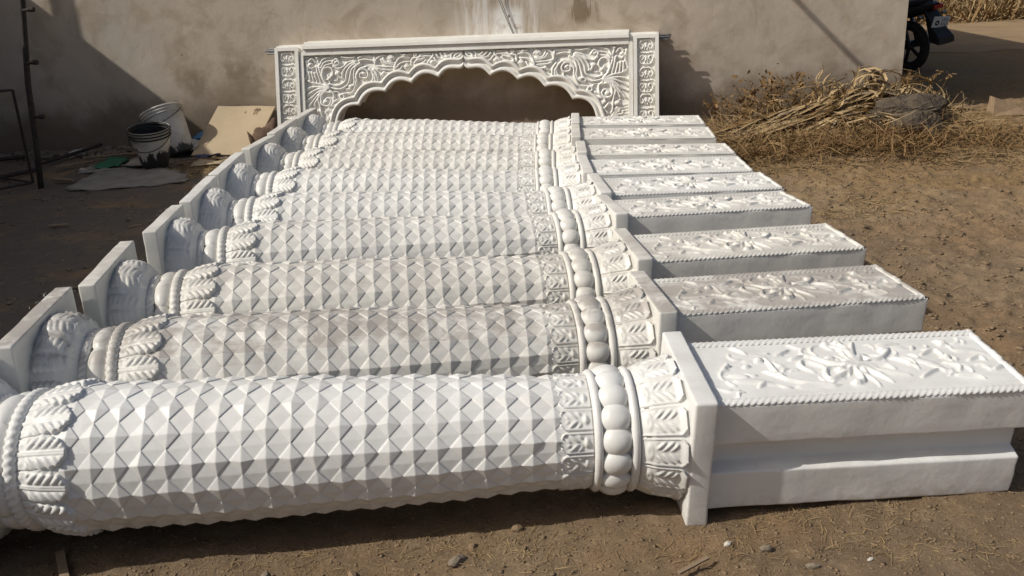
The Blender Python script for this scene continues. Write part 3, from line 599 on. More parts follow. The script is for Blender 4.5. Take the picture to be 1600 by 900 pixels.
def make_arch():
    r = empty('cusped_arch')
    for sgn in (-1, 1):
        flip = (lambda f: f) if sgn > 0 else (lambda f: np.ascontiguousarray(f[:, ::-1]))
        Vr = np.stack([XA.ravel() * sgn, -HA.ravel(), YA.ravel()], -1)[used]
        mk('carved_spandrel', Vr, flip(gf), ARCHM, r, True)
        # flat body with the scalloped opening cut out of it
        op = scallops(0); poly = [(q.x, q.y) for q in op] + [(1.93, -.02), (1.93, TOPZ - .012), (0.004, TOPZ - .012)]; poly[0] = (.004, poly[0][1])
        bm = bmesh.new(); a_ = [bm.verts.new((x * sgn, .018, z)) for x, z in poly]; b_ = [bm.verts.new((x * sgn, THK, z)) for x, z in poly]; n = len(poly)
        tri_ = tessellate_polygon([[Vector((x, z, 0)) for x, z in poly]])
        for t_ in tri_: bm.faces.new([a_[q] for q in t_]); bm.faces.new([b_[q] for q in t_][::-1])
        for j in range(n): bm.faces.new((a_[j], b_[j], b_[(j + 1) % n], a_[(j + 1) % n]))
        bmesh.ops.recalc_face_normals(bm, faces=bm.faces)
        me = bpy.data.meshes.new('arch_half'); bm.to_mesh(me); bm.free(); me.materials.append(ARCHM)
        o = bpy.data.objects.new('arch_half', me); C.objects.link(o); o.parent = r
        # mouldings that follow the cusps
        ds = [(-.002, .030), (-.002, -.010), (.006, -.016), (.020, -.016), (.028, -.008), (.034, .006), (.050, .006), (.056, -.018), (.064, -.026), (.074, -.026), (.082, -.018), (.088, .018)]
        rows = [[(q.x * sgn, y, q.y) for q in scallops(d)] for d, y in ds]; nq = len(rows[0])
        for rw in rows: rw[0] = (.003 * sgn, rw[0][1], rw[0][2])
        F_ = grid_faces(len(ds), nq); mk('cusp_moulding', [p for rw in rows for p in rw], flip(F_), ARCHM, r)
        # pilaster strip with scroll relief
        X, Y = np.meshgrid(np.linspace(-.085, .085, 62), np.linspace(.0, .94, 300), indexing='ij'); H = np.zeros_like(X)
        for k, zc in enumerate((.87, .74, .60, .47, .34, .20, .07)):
            for e in (-1, 1):
                q = 1 if k % 2 else -1
                stroke(X, Y, H, [(0, zc - .055 * q), (e * .045, zc - .045 * q), (e * .066, zc), (e * .045, zc + .032 * q), (e * .024, zc + .010 * q), (e * .038, zc - .010 * q)], .0085, .02, .007)
                stroke(X, Y, H, [(e * .006, zc + .055), (e * .03, zc + .060), (e * .058, zc + .052 + .012 * q)], .007, .017, .006)
                stroke(X, Y, H, [(e * .012, zc - .04), (e * .016, zc), (e * .004, zc + .03)], .006, .016)
            stroke(X, Y, H, [(0, zc - .012), (0, zc + .014)], .012, .02, .010)
        o = mk('scroll_strip', np.stack([X, -H + .012, Y], -1), flip(grid_faces(*X.shape)), ARCHM, r, True); o.location = (sgn * 1.815, -.02, 0)
        fr_ = MB()
        fr_.box((sgn * 1.708, -.014, .475), (.036, .058, .99)).box((sgn * 1.920, -.014, .475), (.034, .058, .99)).box((sgn * 1.814, -.0138, .955), (.176, .0576, .034))
        fr_.box((sgn * 1.664, -.006, .45), (.040, .044, .95)); fr_.build('strip_frame', ARCHM, r)
        be = MB().box((sgn * .823, -.008 - .0004 * sgn, .918), (1.645, .046, .060)).box((sgn * .823, -.020 - .0004 * sgn, .962), (1.645, .070, .030)).box((sgn * .823, -.010 - .0004 * sgn, .990), (1.645, .052, .028)); be.build('top_beam', ARCHM, r)
        for dz in (.952, .925):
            MB().tube([(sgn * 1.90, .024 if dz > .94 else .012, dz), (sgn * (2.06 if dz > .94 else 2.03), .024 if dz > .94 else .012, dz)], .0095, 8).build('iron_rod', STEEL, r)
    return r
am = Matrix((ax_, -AN, az_)).transposed().to_4x4(); am.translation = WP + WN * .41 - WD * .34
arch = make_arch(); aparts = list(arch.children)
ALAB = ['front carved ivory arch panel with scalloped opening, foremost of the stack on the wall', 'middle arch panel of the stack, only its top edge seen behind the front one', 'rearmost arch panel of the stack, its thin top edge nearest the wall']
for k in range(3):
    r = arch if k == 0 else arch.copy()
    if k:
        C.objects.link(r); [link_copy(c, r) for c in aparts]
    r.matrix_world = am @ Matrix.Translation(((0, -.006, .012)[k], .073 * k, (0, .030, .050)[k]))
    tag(r, ALAB[k], 'arch panel', 'carved arch panels stacked against the wall')

# ------------------------------------------------------------------ things along the wall on the left
def ph(x, y): return float(gh(np.array([x]), np.array([y]))[0])
pole = empty('steel_pole', loc=(-4.20, 7.81, 0)); tag(pole, 'dark rusted upright pole with short clamps at the shaded left edge', 'pole')
MB().tube([(0, 0, -.05), (.05, .02, .4), (.10, .03, .9), (.22, .04, 1.6), (.36, .05, 2.6)], .026, 10).build('tube', RUST, pole, True)
for z in (.62, 1.08, 1.51):
    xx = np.interp(z, [0, .4, .9, 1.6], [0, .05, .10, .22])
    MB().tube([(xx + .02, 0, z), (xx + .11, -.02, z + .005)], .013, 8).tube([(xx + .085, -.02, z + .005), (xx + .125, -.025, z + .005)], .021, 8).build('clamp', RUST, pole)
fr = empty('rod_frame', loc=(-4.33, 8.0, 0)); tag(fr, 'thin rusty rod frame standing by the pole at the left edge', 'metal frame')
for nm, a, b, rr in (('rod', (0, -.05, .02), (.08, -.15, .86), .012), ('rod', (.08, -.15, .86), (-.6, -.15, .88), .009), ('rod', (.08, -.15, .86), (-.6, -.35, .84), .009), ('rod', (0, -.05, .015), (-.75, .42, .02), .011), ('rod', (0, -.05, .015), (-.45, -.52, .02), .011)):
    MB().tube([a, b], rr, 6).build(nm, RUST, fr)
tag(MB().tube([(-4.67, 8.73, .03), (-4.5, 9.1, .045), (-4.30, 9.42, .08)], .018, 8).build('iron_bar', RUST), 'dark iron bar lying on the ground against the shaded wall', 'iron bar')

def bucket(name, label, loc, tilt, r0, r1, h, mat, neck, handle):
    r = empty(name); r.matrix_world = Matrix.Translation(loc) @ tilt; tag(r, label, 'bucket')
    prof = [(0.001, 0), (r0 * .96, 0), (r0, .012)] + [(r0 + (r1 - r0) * q ** (1.0 if not neck else .8), .012 + (h - .012) * q) for q in np.linspace(.08, 1, 12)]
    inner = [(r1 - .008, h), (r0 * .93 + (r1 - r0) * .5, h * .5), (r0 * .9, .02), (.001, .02)]
    MB().lathe(prof, 40).build('body', mat, r, True); MB().lathe(inner, 40).build('inside', BLACKM if neck else mat, r, True)
    for k, z in enumerate((h - .015, h - .045, h - .075)):
        rr = r1 * (1.035 - .012 * k); MB().lathe([(rr - .022, z - .006), (rr, z - .006), (rr + .004, z), (rr, z + .006), (rr - .022, z + .006)], 40, closed=True).build('rim', BLACKM if neck else mat, r, True)
    if handle: MB().tube([(r1 * 1.03 * math.cos(q), r1 * 1.03 * math.sin(q), h - .06 - .12 * math.sin(max(0, q - pi) if q > pi else 0)) for q in np.linspace(pi, 2 * pi, 16)], .004, 6).build('handle', RUST, r, True)
    return r
bucket('paint_bucket', 'tall white paint bucket tilted against the wall behind the black one', (-3.32, 8.95, -.01), Matrix.Rotation(math.radians(-21), 4, 'Y') @ Matrix.Rotation(math.radians(-17), 4, 'X'), .165, .215, .50, BUCK_W, False, True)
bucket('tar_bucket', 'smaller tar blackened bucket with open top in front of the white one', (-3.37, 8.42, -.01), Matrix.Rotation(math.radians(3), 4, 'Y') @ Matrix.Rotation(math.radians(8), 4, 'X'), .115, .19, .40, BUCK_D, True, True)

for lab, p0, p1, rr, mt_ in (('dark iron bar end lying left of the pole foot', (-4.86, 8.20, .02), (-4.55, 8.48, .03), .022, RUST), ('short dark rod lying at the wall base behind the pole', (-5.5, 9.05, .03), (-5.02, 9.18, .04), .022, RUST)):
    tag(MB().tube([p0, p1], rr, 8).build('iron_bar', mt_), lab, 'iron bar')
for lab, c_, d_, rz_ in (('pale broken batten lying beside the iron bar on shaded dirt', (-4.25, 8.62, .03), (.36, .03, .02), .75), ('stubby grey batten lying left of the cement sack', (-4.05, 7.95, .02), (.22, .035, .022), -.35), ('grey wooden batten lying between iron bar and green bag', (-4.02, 8.98, .03), (.55, .035, .022), .32), ('thin batten lying across the rubble by the bucket', (-3.75, 9.22, .045), (.5, .03, .02), -.08), ('short brown batten on the shaded ground below the grey sack', (-3.35, 6.35, .012), (.14, .022, .012), .15)):
    o = MB().box((0, 0, 0), d_).build('wooden_batten', WOODM); o.location = c_; o.rotation_euler = (.1, .03, rz_); tag(o, lab, 'batten')
# leaning board
b0, b1 = Vector((-3.169, 8.852, .01)), Vector((-2.50, 8.72, .01)); t0 = wall_pt(-3.026, .401, .02); t1 = wall_pt(-2.405, .37, .02)
bd = empty('leaning_board', loc=tuple(b0)); tag(bd, 'tan cardboard sheet leaning on the wall between bucket and arch', 'board')
nn = (b1 - b0).cross(t0 - b0).normalized(); n_ = 14; V = []
if nn.y > 0: nn = -nn
for side in (0, 1):
    for i in range(n_):
        for j in range(n_):
            a, c = i / (n_ - 1), j / (n_ - 1); p = (b0 * (1 - a) + b1 * a) * (1 - c) + (t0 * (1 - a) + t1 * a) * c - b0
            V.append(p + nn * (.02 * math.sin(pi * c) * (a - .3) + .004 * math.sin(7 * a + 3 * c)) - nn * (.016 * side))
g = grid_faces(n_, n_); F_ = [tuple(f) for f in g] + [tuple(n_ * n_ + q for q in f[::-1]) for f in g]
rim = [i * n_ for i in range(n_)] + [(n_ - 1) * n_ + j for j in range(1, n_)] + [i * n_ + n_ - 1 for i in range(n_ - 2, -1, -1)] + [j for j in range(n_ - 2, 0, -1)]
F_ += [(rim[k], rim[(k + 1) % len(rim)], rim[(k + 1) % len(rim)] + n_ * n_, rim[k] + n_ * n_) for k in range(len(rim))]
mk('sheet', [tuple(v) for v in V], F_, CARD, bd)
def board_pt(a, c, o=.006):
    p = (b0 * (1 - a) + b1 * a) * (1 - c) + (t0 * (1 - a) + t1 * a) * c - b0
    return p + nn * (.02 * math.sin(pi * c) * (a - .3) + .004 * math.sin(7 * a + 3 * c) + o)
def mark(q):
    pm = MB()
    for i in range(len(q) - 1):
        a, b = np.array(q[i]), np.array(q[i + 1]); d = (b - a); d = d / np.linalg.norm(d); s = np.array([-d[1], d[0]]) * .006
        pm.add([board_pt(*(a + s)), board_pt(*(a - s)), board_pt(*(b - s)), board_pt(*(b + s))], [(0, 1, 2, 3)])
    return pm
for x in (.70, .745):
    for q in ([(x, .80), (x + .018, .93)], [(x - .022, .885), (x + .018, .935)], [(x + .018, .935), (x + .04, .88)]): mark(q).build('printed_stroke', PRINT, bd)
mark([(.53, .835), (.55, .875)]).build('printed_stroke', PRINT, bd)

def sheet(name, label, cat, pts, mat, thick=.012, amp=.02, res=.05, z=.012, seed=0):
    """a thin crumpled sheet lying on the ground with a ragged outline"""
    P = np.array(pts, float); lo, hi = P.min(0), P.max(0); nx = max(6, int((hi[0] - lo[0]) / res)); ny = max(6, int((hi[1] - lo[1]) / res))
    X, Y = np.meshgrid(np.linspace(lo[0], hi[0], nx), np.linspace(lo[1], hi[1], ny), indexing='ij')
    Z = gh(X, Y) + z + amp * (.5 + fbm(X * 5 + seed, Y * 5, 3, 200 + seed)); ins = inside([tuple(q) for q in P], X, Y)
    f = grid_faces(nx, ny); f = f[ins.ravel()[f].any(1)]; c = P.mean(0)
    V = np.stack([X - c[0], Y - c[1], Z], -1).reshape(-1, 3)
    o = mk(name, V, f, mat, None, False); o.location = (c[0], c[1], 0)
    md = o.modifiers.new('t', 'SOLIDIFY'); md.thickness = thick; md.offset = -1
    return tag(o, label, cat)
sheet('cement_sack', 'flattened grey sack spread on the dirt in front of the buckets', 'sack', [(-3.88, 7.68), (-3.72, 7.55), (-3.1, 7.58), (-2.85, 7.66), (-3.0, 8.0), (-3.33, 8.27), (-3.9, 8.36)], GREYSH, .01, .02, .06, .01, 1)
sheet('sack_scrap', 'pale grey sack scrap lying right beside the tar bucket', 'sack', [(-3.70, 8.40), (-3.68, 8.76), (-3.5, 8.8), (-3.42, 8.40)], GREYSH, .01, .05, .04, .01, 2)
sheet('paper_sheet', 'flat pale grey sheet lying left of the tar bucket, under the green bag', 'sheet', [(-4.1, 8.30), (-4.05, 8.62), (-3.62, 8.66), (-3.6, 8.32)], GREYSH, .006, .03, .05, .0, 11)
sheet('brown_scrap', 'torn brown sheet lying on the sunny strip under the board foot', 'sheet', [(-3.0, 8.30), (-2.98, 8.55), (-2.7, 8.58), (-2.72, 8.34)], CARD, .005, .03, .04, .0, 12)
sheet('plastic_bag', 'crumpled green plastic bag on the ground left of the buckets', 'bag', [(-3.96, 8.40), (-3.98, 8.84), (-3.80, 8.84), (-3.72, 8.42)], GREEN, .006, .10, .035, .0, 3)
sheet('plastic_scrap', 'bright blue plastic scrap tucked behind the leaning board', 'plastic scrap', [(-3.18, 9.10), (-3.22, 9.36), (-3.0, 9.40), (-2.98, 9.1)], BLUE, .006, .16, .03, .07, 4)
sheet('paper_bundle', 'dirty white crumpled paper between white bucket and board', 'paper', [(-3.27, 8.92), (-3.30, 9.12), (-3.12, 9.14), (-3.12, 8.92)], PAPER, .006, .18, .03, .02, 5)
sheet('navy_wrapper', 'small navy blue wrapper lying at the foot of the board', 'wrapper', [(-3.08, 8.74), (-3.06, 8.83), (-2.86, 8.80), (-2.88, 8.72)], NAVY, .004, .05, .025, .0, 6)
sheet('brown_rag', 'dark brown bundled rag heaped between board and arch', 'rag', [(-2.50, 8.72), (-2.52, 9.0), (-2.30, 9.0), (-2.30, 8.7)], CLOTHB, .01, .30, .03, .06, 7)

def rock_mesh(name, d, mat, seed, parent=None, sub=2, amp=.22):
    bm = bmesh.new(); bmesh.ops.create_icosphere(bm, subdivisions=sub, radius=1)
    r_ = np.random.default_rng(seed); pl2 = [(Vector(q).normalized(), .62 + .25 * r_.random()) for q in r_.normal(size=(9, 3))]
    for v in bm.verts:
        p = v.co.normalized()
        k = min([h / max(1e-3, p.dot(q)) for q, h in pl2 if p.dot(q) > .05] + [1.0]); k *= 1 + amp * .3 * (r_.random() - .5)
        v.co = Vector((p.x * k * d[0], p.y * k * d[1], p.z * k * d[2]))
    if sub > 2:
        P_ = np.array([v.co for v in bm.verts]); k_ = fbm(P_[:, 0] * 9 + P_[:, 2] * 7 + seed, P_[:, 1] * 9 - P_[:, 2] * 8, 4, seed)
        bm.normal_update()
        for v, q_ in zip(bm.verts, k_): v.co += v.normal * float(q_) * .055
    me = bpy.data.meshes.new(name); bm.to_mesh(me); bm.free(); me.materials.append(mat)
    o = bpy.data.objects.new(name, me); C.objects.link(o)
    if parent: o.parent = parent
    return o
def stone(label, x, y, d, mat=STONE, seed=0, rz=0., group=None, name='stone', cat='stone', sub=2):
    o = rock_mesh(name, d, mat, seed, sub=sub); o.location = (x, y, ph(x, y) + d[2] * .55); o.rotation_euler = (.1, -.08, rz); return tag(o, label, cat, group)
GS = 'loose stones on the dirt'
stone('flat pale stone against the shaded wall above the iron bar', -4.52, 9.30, (.10, .06, .05), PAPER, 3, .4, GS)
stone('round grey stone at the wall foot, right of the pale stone', -4.10, 9.45, (.055, .05, .05), STONE2, 4, 0, GS)
stone('small rounded stone at the wall foot next to the iron bar end', -4.28, 9.52, (.04, .04, .035), STONE2, 5, .7, GS)
stone('white plaster chunk lying near the shaded sack corner', -4.05, 8.35, (.035, .03, .03), PAPER, 6, .2, GS)
stone('long flat stone on the shaded ground left of the pillar slabs', -2.62, 4.88, (.085, .022, .016), STONE2, 7, .25, GS)
stone('pale sliver of stone in the middle of the shaded ground', -2.75, 6.25, (.06, .016, .01), WOODM, 8, .35, GS)
stone('grey cobble half bedded in the foreground straw, near the plate corner', .70, 2.13, (.022, .016, .014), STONE2, 12, .2, GS)
stone('angular dark flake of stone in the foreground dirt, largest of the flakes', -.21, 2.16, (.034, .020, .016), STONE2, 13, .5, GS)
stone('small brown stone touching the largest dark flake', -.17, 2.235, (.017, .013, .012), CLOD, 14, .9, GS)
stone('dark oblong stone at the bottom edge right of the white scrap', .81, 2.045, (.030, .012, .012), STONE2, 15, -.3, GS)
stone('small white chip on the foreground dirt below the block end', .98, 2.06, (.014, .007, .004), PAPER, 16, .5, GS, sub=1)
stone('brown rounded stone under the base slab corner at left', -.03, 2.30, (.020, .016, .014), CLOD, 17, .1, GS)
stone('grey stone in the bottom left dirt close to the plank', -.78, 2.14, (.024, .017, .014), STONE2, 18, 1.1, GS)
stone('dull stone lying between the dark flake and the plank', -.52, 2.13, (.020, .013, .012), CLOD, 19, 1.9, GS)
stone('crumpled white scrap on the foreground dirt right of the base slab', .592, 2.152, (.015, .012, .010), PAPER, 21, .4, None, 'paper_scrap', 'paper', 1)
tag(MB().box((.47, 2.055, .014), (.115, .012, .006), Matrix.Rotation(.55, 3, 'Z')).build('wood_splinter', WOODM), 'flat wood splinter lying at the bottom edge of the foreground', 'splinter')
pk = MB().box((0, 0, 0), (.026, .42, .018)).build('wooden_plank', WOODM); pk.location = (-1.355, 2.12, .008); pk.rotation_euler = (0, 0, .52); tag(pk, 'weathered plank running off the bottom left corner', 'plank')

# ------------------------------------------------------------------ cable hanging on the wall
cb = empty('wall_cable', mat=Wm.copy()); tag(cb, 'pair of thin wires hanging down the lime streaked wall behind the arch', 'cable')
for k in (0, 1):
    MB().tube([(.02 + .03 * k, -.035, 2.4), (.045 + .02 * k, -.03, 1.31), (.13 + .012 * k, -.028, 1.08), (.19 + .008 * k, -.03, .93)], .0035, 5).build('wire', RUST, cb)

# ------------------------------------------------------------------ dry stalk heap, rocks, weeds on the right
def blade(path, w0, w1, seed=0, fold=.35, n=9):
    Q = smooth_path(path, n); V = []; r_ = np.random.default_rng(seed); side0 = None
    tw = r_.normal() * .8
    for i in range(n):
        t = Q[min(i + 1, n - 1)] - Q[max(i - 1, 0)]; t /= np.linalg.norm(t) + 1e-9
        s = np.cross(t, [0, 0, 1.]); s = s / (np.linalg.norm(s) + 1e-6); u = np.cross(s, t); a = tw * (i / n) + r_.normal() * .05
        s2 = s * math.cos(a) + u * math.sin(a); u2 = -s * math.sin(a) + u * math.cos(a); w_ = (w0 + (w1 - w0) * i / (n - 1)) * (1 if i < n - 1 else .25)
        V += [Q[i] + s2 * w_ / 2 + u2 * w_ * fold * .5, Q[i], Q[i] - s2 * w_ / 2 + u2 * w_ * fold * .5]
    F_ = []
    for i in range(n - 1):
        for j in (0, 1): F_.append((i * 3 + j, i * 3 + j + 1, i * 3 + j + 4, i * 3 + j + 3))
    return V, F_
heap = empty('dry_stalk_heap', loc=(3.0, 8.2, 0)); tag(heap, 'heap of dry maize stalks and curled leaves against the sunny wall', 'straw heap')
HO = np.array([3.0, 8.2, 0])
def heap_h(x, y): return .04 + .26 * np.exp(-((x - 3.45) / .62) ** 2 - ((y - 8.15) / .42) ** 2) + .11 * np.exp(-((x - 2.7) / .6) ** 2 - ((y - 8.15) / .35) ** 2)
r_ = np.random.default_rng(11)
for k in range(150):                                         # long stalks, all lying roughly the same way
    x0 = 1.9 + 1.1 * r_.random() ** 1.4; y0 = 7.68 + .45 * r_.random() - .10 * (x0 - 2); L = .8 + .9 * r_.random(); an = .20 + .34 * r_.normal() * (.7 if k % 4 else 2.2)
    pts = []
    lift = .10 * r_.random() ** 2
    for q in np.linspace(0, 1, 5):
        x = x0 + L * q * math.cos(an); y = y0 + L * q * math.sin(an) * .8; z = heap_h(x, y) * (.55 + .55 * r_.random() ** .5) + lift * q + .015 * r_.normal()
        pts.append((x, y, max(.015, z)))
    V, F_ = blade(np.array(pts) - HO, .018 + .034 * r_.random() ** 2, .010 + .018 * r_.random(), k)
    mk('dry_leaf', V, F_, (LEAFM, STRAW, BROWNG, LEAFM, WOODM)[k % 5], heap, True)
for k in range(70):                                          # curled leaves at the top end
    x, y = 3.35 + .40 * r_.normal() * .8, 8.1 + .20 * r_.normal(); z = heap_h(x, y); R_ = .08 + .13 * r_.random(); a0 = r_.uniform(0, 2 * pi); sp = r_.uniform(.5, 1.3) * pi
    d = np.array([math.cos(a0), math.sin(a0) * .5, 0]); pts = [np.array([x, y, z]) + d * R_ * math.sin(q) * 1.3 + np.array([0, 0, R_ * (1 - math.cos(q)) * .7]) for q in np.linspace(0, sp, 6)]
    pts[-1][2] = max(pts[-1][2], .02); V, F_ = blade(np.array(pts) - HO, .026 + .030 * r_.random(), .012, 500 + k, .45, 11); mk('dry_leaf', V, F_, LEAFM, heap, True)
for pts, w0 in (([(3.25, 8.25, .25), (3.62, 8.35, .50), (3.95, 8.35, .56), (4.05, 8.25, .42), (4.02, 8.2, .25)], .05), ([(3.1, 8.3, .25), (3.3, 8.45, .50), (3.36, 8.5, .78)], .035), ([(2.6, 8.0, .10), (3.0, 8.2, .33), (3.42, 8.38, .60)], .045), ([(3.5, 8.3, .45), (3.75, 8.2, .50), (3.86, 8.1, .30), (3.85, 8.05, .12)], .04), ([(3.4, 8.1, .2), (3.7, 7.75, .22), (3.86, 7.45, .10)], .03), ([(2.3, 7.95, .1), (2.9, 8.05, .3), (3.4, 8.25, .45)], .05), ([(2.0, 7.9, .06), (2.6, 7.75, .12), (3.2, 7.8, .14)], .05), ([(2.2, 7.8, .05), (2.9, 7.65, .1), (3.4, 7.7, .12)], .035), ([(3.0, 8.5, .3), (2.98, 8.55, .6), (3.02, 8.56, .72)], .02), ([(3.02, 8.56, .62), (3.05, 8.56, .74), (3.03, 8.56, .80)], .05)):
    pts = [(p[0], p[1] - .2, p[2] * .74) for p in pts]
    V, F_ = blade(np.array(pts) - HO, w0, w0 * .5, int(w0 * 1000), .4, 13); mk('dry_leaf', V, F_, LEAFM, heap, True)
def blades_stuff(name, n, fx, L0, L1, w0, w1, mat, seed, flat=.2, parent=None, off=(0, 0, 0), nz=None, kind='stuff'):
    r_ = np.random.default_rng(seed); X, Y, base = fx(r_, n); n = len(X)
    a = r_.uniform(0, 2 * pi, n); L = L0 + (L1 - L0) * r_.random(n) ** 2; W = w0 + (w1 - w0) * r_.random(n); up = np.abs(r_.normal(size=n)) * flat
    dx, dy = np.cos(a), np.sin(a); up2 = up + r_.normal(size=n) * flat * .3
    P0 = np.stack([X, Y, base], -1); dirs = np.stack([dx, dy, up], -1); dirs /= np.linalg.norm(dirs, axis=1)[:, None]; d2 = np.stack([dx + .3 * r_.normal(size=n), dy + .3 * r_.normal(size=n), up2 - .4 * flat], -1); d2 /= np.linalg.norm(d2, axis=1)[:, None]
    s = np.stack([-dy, dx, 0.35 * r_.normal(size=n)], -1); P1 = P0 + dirs * (L / 2)[:, None]; P2 = P1 + d2 * (L / 2)[:, None]
    low = gh(P2[:, 0], P2[:, 1]) + .002; P2[:, 2] = np.maximum(P2[:, 2], low); P1[:, 2] = np.maximum(P1[:, 2], gh(P1[:, 0], P1[:, 1]) + .003)
    sw_ = s * (W / 2)[:, None]
    V = np.stack([P0 - sw_, P0 + sw_, P1 - sw_, P1 + sw_, P2 - sw_ * .4, P2 + sw_ * .4], 1).reshape(-1, 3) - np.array(off)
    b = np.arange(n)[:, None] * 6; F_ = np.concatenate([b + np.array([[0, 1, 3, 2]]), b + np.array([[2, 3, 5, 4]])])
    o = mk(name, V, F_, mat, parent); o['kind'] = kind; return o
def f_heap(r_, n):
    x = 2.0 + 2.3 * r_.random(n); y = 7.45 + 1.2 * r_.random(n); return x, y, heap_h(x, y) * r_.random(n) * .95
blades_stuff('fine_straw', 6000, f_heap, .08, .45, .003, .010, STRAW, 31, .35, heap, HO)
def f_over(r_, n):
    x = 3.35 + .22 * r_.normal(size=n); y = 7.72 + .16 * r_.normal(size=n); return x, y, .12 + .12 * r_.random(n)
blades_stuff('fine_straw', 120, f_over, .10, .30, .006, .020, LEAFM, 37, .25, heap, HO)
def f_brown(r_, n):
    x = 3.0 + .85 * r_.normal(size=n); y = 7.40 + .32 * r_.normal(size=n) - .03 * (x - 3); k = (fbm(x * 2.2, y * 2.6, 3, 310) > -.10 - .25 * r_.random(n)) & (x > 1.75) & (x < 6.5) & (y > 6.3) & (y < 8.9); x, y = x[k], y[k]
    return x, y, gh(x, y) + .13 * r_.random(len(x)) ** 1.5 * np.exp(-((x - 3.3) / 1.2) ** 2)
blades_stuff('dead_brown_grass', 8500, f_brown, .06, .32, .003, .008, BROWNG, 32, .5)
def f_gold(r_, n):
    x = 2.0 + 6 * r_.random(n) ** 1.1; y = 5.4 + 3.2 * r_.random(n); d = fbm(x * 1.3, y * 1.6, 3, 300); k = (d + .10 * (y - 5.75) > .0) & (x > 1.55 + .0 * y) & ~((y > 8.6) & (x < 4.0)); x, y = x[k], y[k]; return x, y, gh(x, y) + .004
blades_stuff('dry_straw_litter', 32000, f_gold, .05, .22, .002, .006, STRAW, 33, .12)
def f_fore(r_, n):
    c = np.array([(-.15, 2.2), (-.35, 2.28), (-.75, 2.2), (.05, 2.25), (.5, 2.15), (.62, 2.12), (.15, 2.15), (.95, 2.2), (1.15, 2.3), (1.05, 2.12), (-.5, 2.12), (.8, 2.3), (1.3, 2.1), (-1.0, 2.17)]); q = c[r_.integers(0, len(c), n)]
    x = q[:, 0] + .11 * r_.normal(size=n); y = q[:, 1] + .05 * r_.normal(size=n); k = int(n * .15); x[:k] = r_.uniform(-1.7, 1.6, k); y[:k] = r_.uniform(1.85, 2.5, k); return x, y, gh(x, y) + .002
blades_stuff('straw_bits', 2600, f_fore, .008, .055, .0007, .0022, STRAW, 34, .15)
def f_yard(r_, n):
    x = r_.uniform(-4.6, 3.2, n); y = r_.uniform(2.6, 9.0, n); k = (x < -1.8) | (x > 1.2); x, y = x[k], y[k]; return x, y, gh(x, y) + .003
blades_stuff('scattered_straw', 2600, f_yard, .02, .12, .0015, .005, STRAW, 35, .1)
def f_left(r_, n):
    x = -2.75 + .25 * r_.normal(size=n); y = 8.3 + .25 * r_.normal(size=n); return x, y, gh(x, y) + .004
blades_stuff('wood_shavings', 1200, f_left, .03, .12, .004, .012, STRAW, 36, .15)
# clods and gravel
def clods(name, n, fx, s0, s1, mat, seed):
    r_ = np.random.default_rng(seed); x, y = fx(r_, n); n = len(x)
    base = np.array([(1, 0, 0), (-1, 0, 0), (0, 1, 0), (0, -1, 0), (0, 0, 1), (0, 0, -1), (.6, .6, .45), (-.6, .55, .5), (.5, -.62, .5), (-.6, -.5, .55)], float)
    tri = np.array([(6, 4, 0), (6, 2, 4), (6, 0, 2), (7, 4, 2), (7, 1, 4), (7, 2, 1), (8, 0, 4), (8, 4, 3), (8, 3, 0), (9, 4, 1), (9, 3, 4), (9, 1, 3), (0, 5, 2), (2, 5, 1), (1, 5, 3), (3, 5, 0)])
    s = s0 + (s1 - s0) * r_.random(n) ** 3; a = r_.uniform(0, 2 * pi, n); sc3 = np.stack([s * r_.uniform(.7, 1.3, n), s * r_.uniform(.6, 1.1, n), s * r_.uniform(.3, .55, n)], -1)
    V = base[None] * (1 + .34 * r_.normal(size=(n, 10, 1))) * sc3[:, None]; c, q = np.cos(a)[:, None], np.sin(a)[:, None]
    V = np.stack([V[..., 0] * c - V[..., 1] * q + x[:, None], V[..., 0] * q + V[..., 1] * c + y[:, None], V[..., 2] + (gh(x, y) + s * .15)[:, None]], -1).reshape(-1, 3)
    F_ = (np.arange(n)[:, None, None] * 10 + tri[None]).reshape(-1, 3); return tag(mk(name, V, F_, mat), kind='stuff')
clods('soil_clods', 14000, lambda r_, n: (r_.uniform(1.25, 6, n), 2.4 + 5 * r_.random(n) ** 1.2), .003, .017, CLOD, 41)
clods('foreground_grit', 9000, lambda r_, n: (r_.uniform(-1.8, 1.7, n), r_.uniform(1.8, 2.6, n)), .001, .0075, CLOD, 42)
clods('yard_rubble', 2200, lambda r_, n: (r_.uniform(-6, -1.9, n), r_.uniform(3.2, 9.6, n)), .005, .026, STONE2, 43)
clods('wall_foot_rubble', 1700, lambda r_, n: (lambda s: (s, 9.22 - .0956 * s - .06 - .40 * r_.random(n) ** 1.5))(r_.uniform(-5.8, -3.3, n)), .010, .062, STONE2, 44)
# rocks by the heap
stone('big flat grey boulder at the right end of the stalk heap, topmost', 3.60, 7.85, (.44, .26, .11), STONE, 51, .25, 'boulders beside the stalk heap', 'boulder', 'boulder', 4).location.z = .22
stone('dark squarish boulder under the flat one, facing the yard', 3.58, 7.55, (.23, .20, .17), STONE, 52, -.2, 'boulders beside the stalk heap', 'boulder', 'boulder', 4).location.z = .10
stone('small grey boulder half hidden behind the curled leaves', 3.72, 8.62, (.26, .20, .20), STONE, 53, .2, 'boulders beside the stalk heap', 'boulder', 'boulder', 4).location.z = .20
sp = MB().box((0, 0, .16), (.055, .035, .34), None, .8).box((.035, 0, .26), (.07, .03, .10), Matrix.Rotation(.4, 3, 'Y')).build('wooden_stump', DARKW); sp.location = (3.62, 8.60, .16); sp.rotation_euler = (.1, -.12, .2); tag(sp, 'dark broken stump of wood sticking up behind the heap', 'stump')
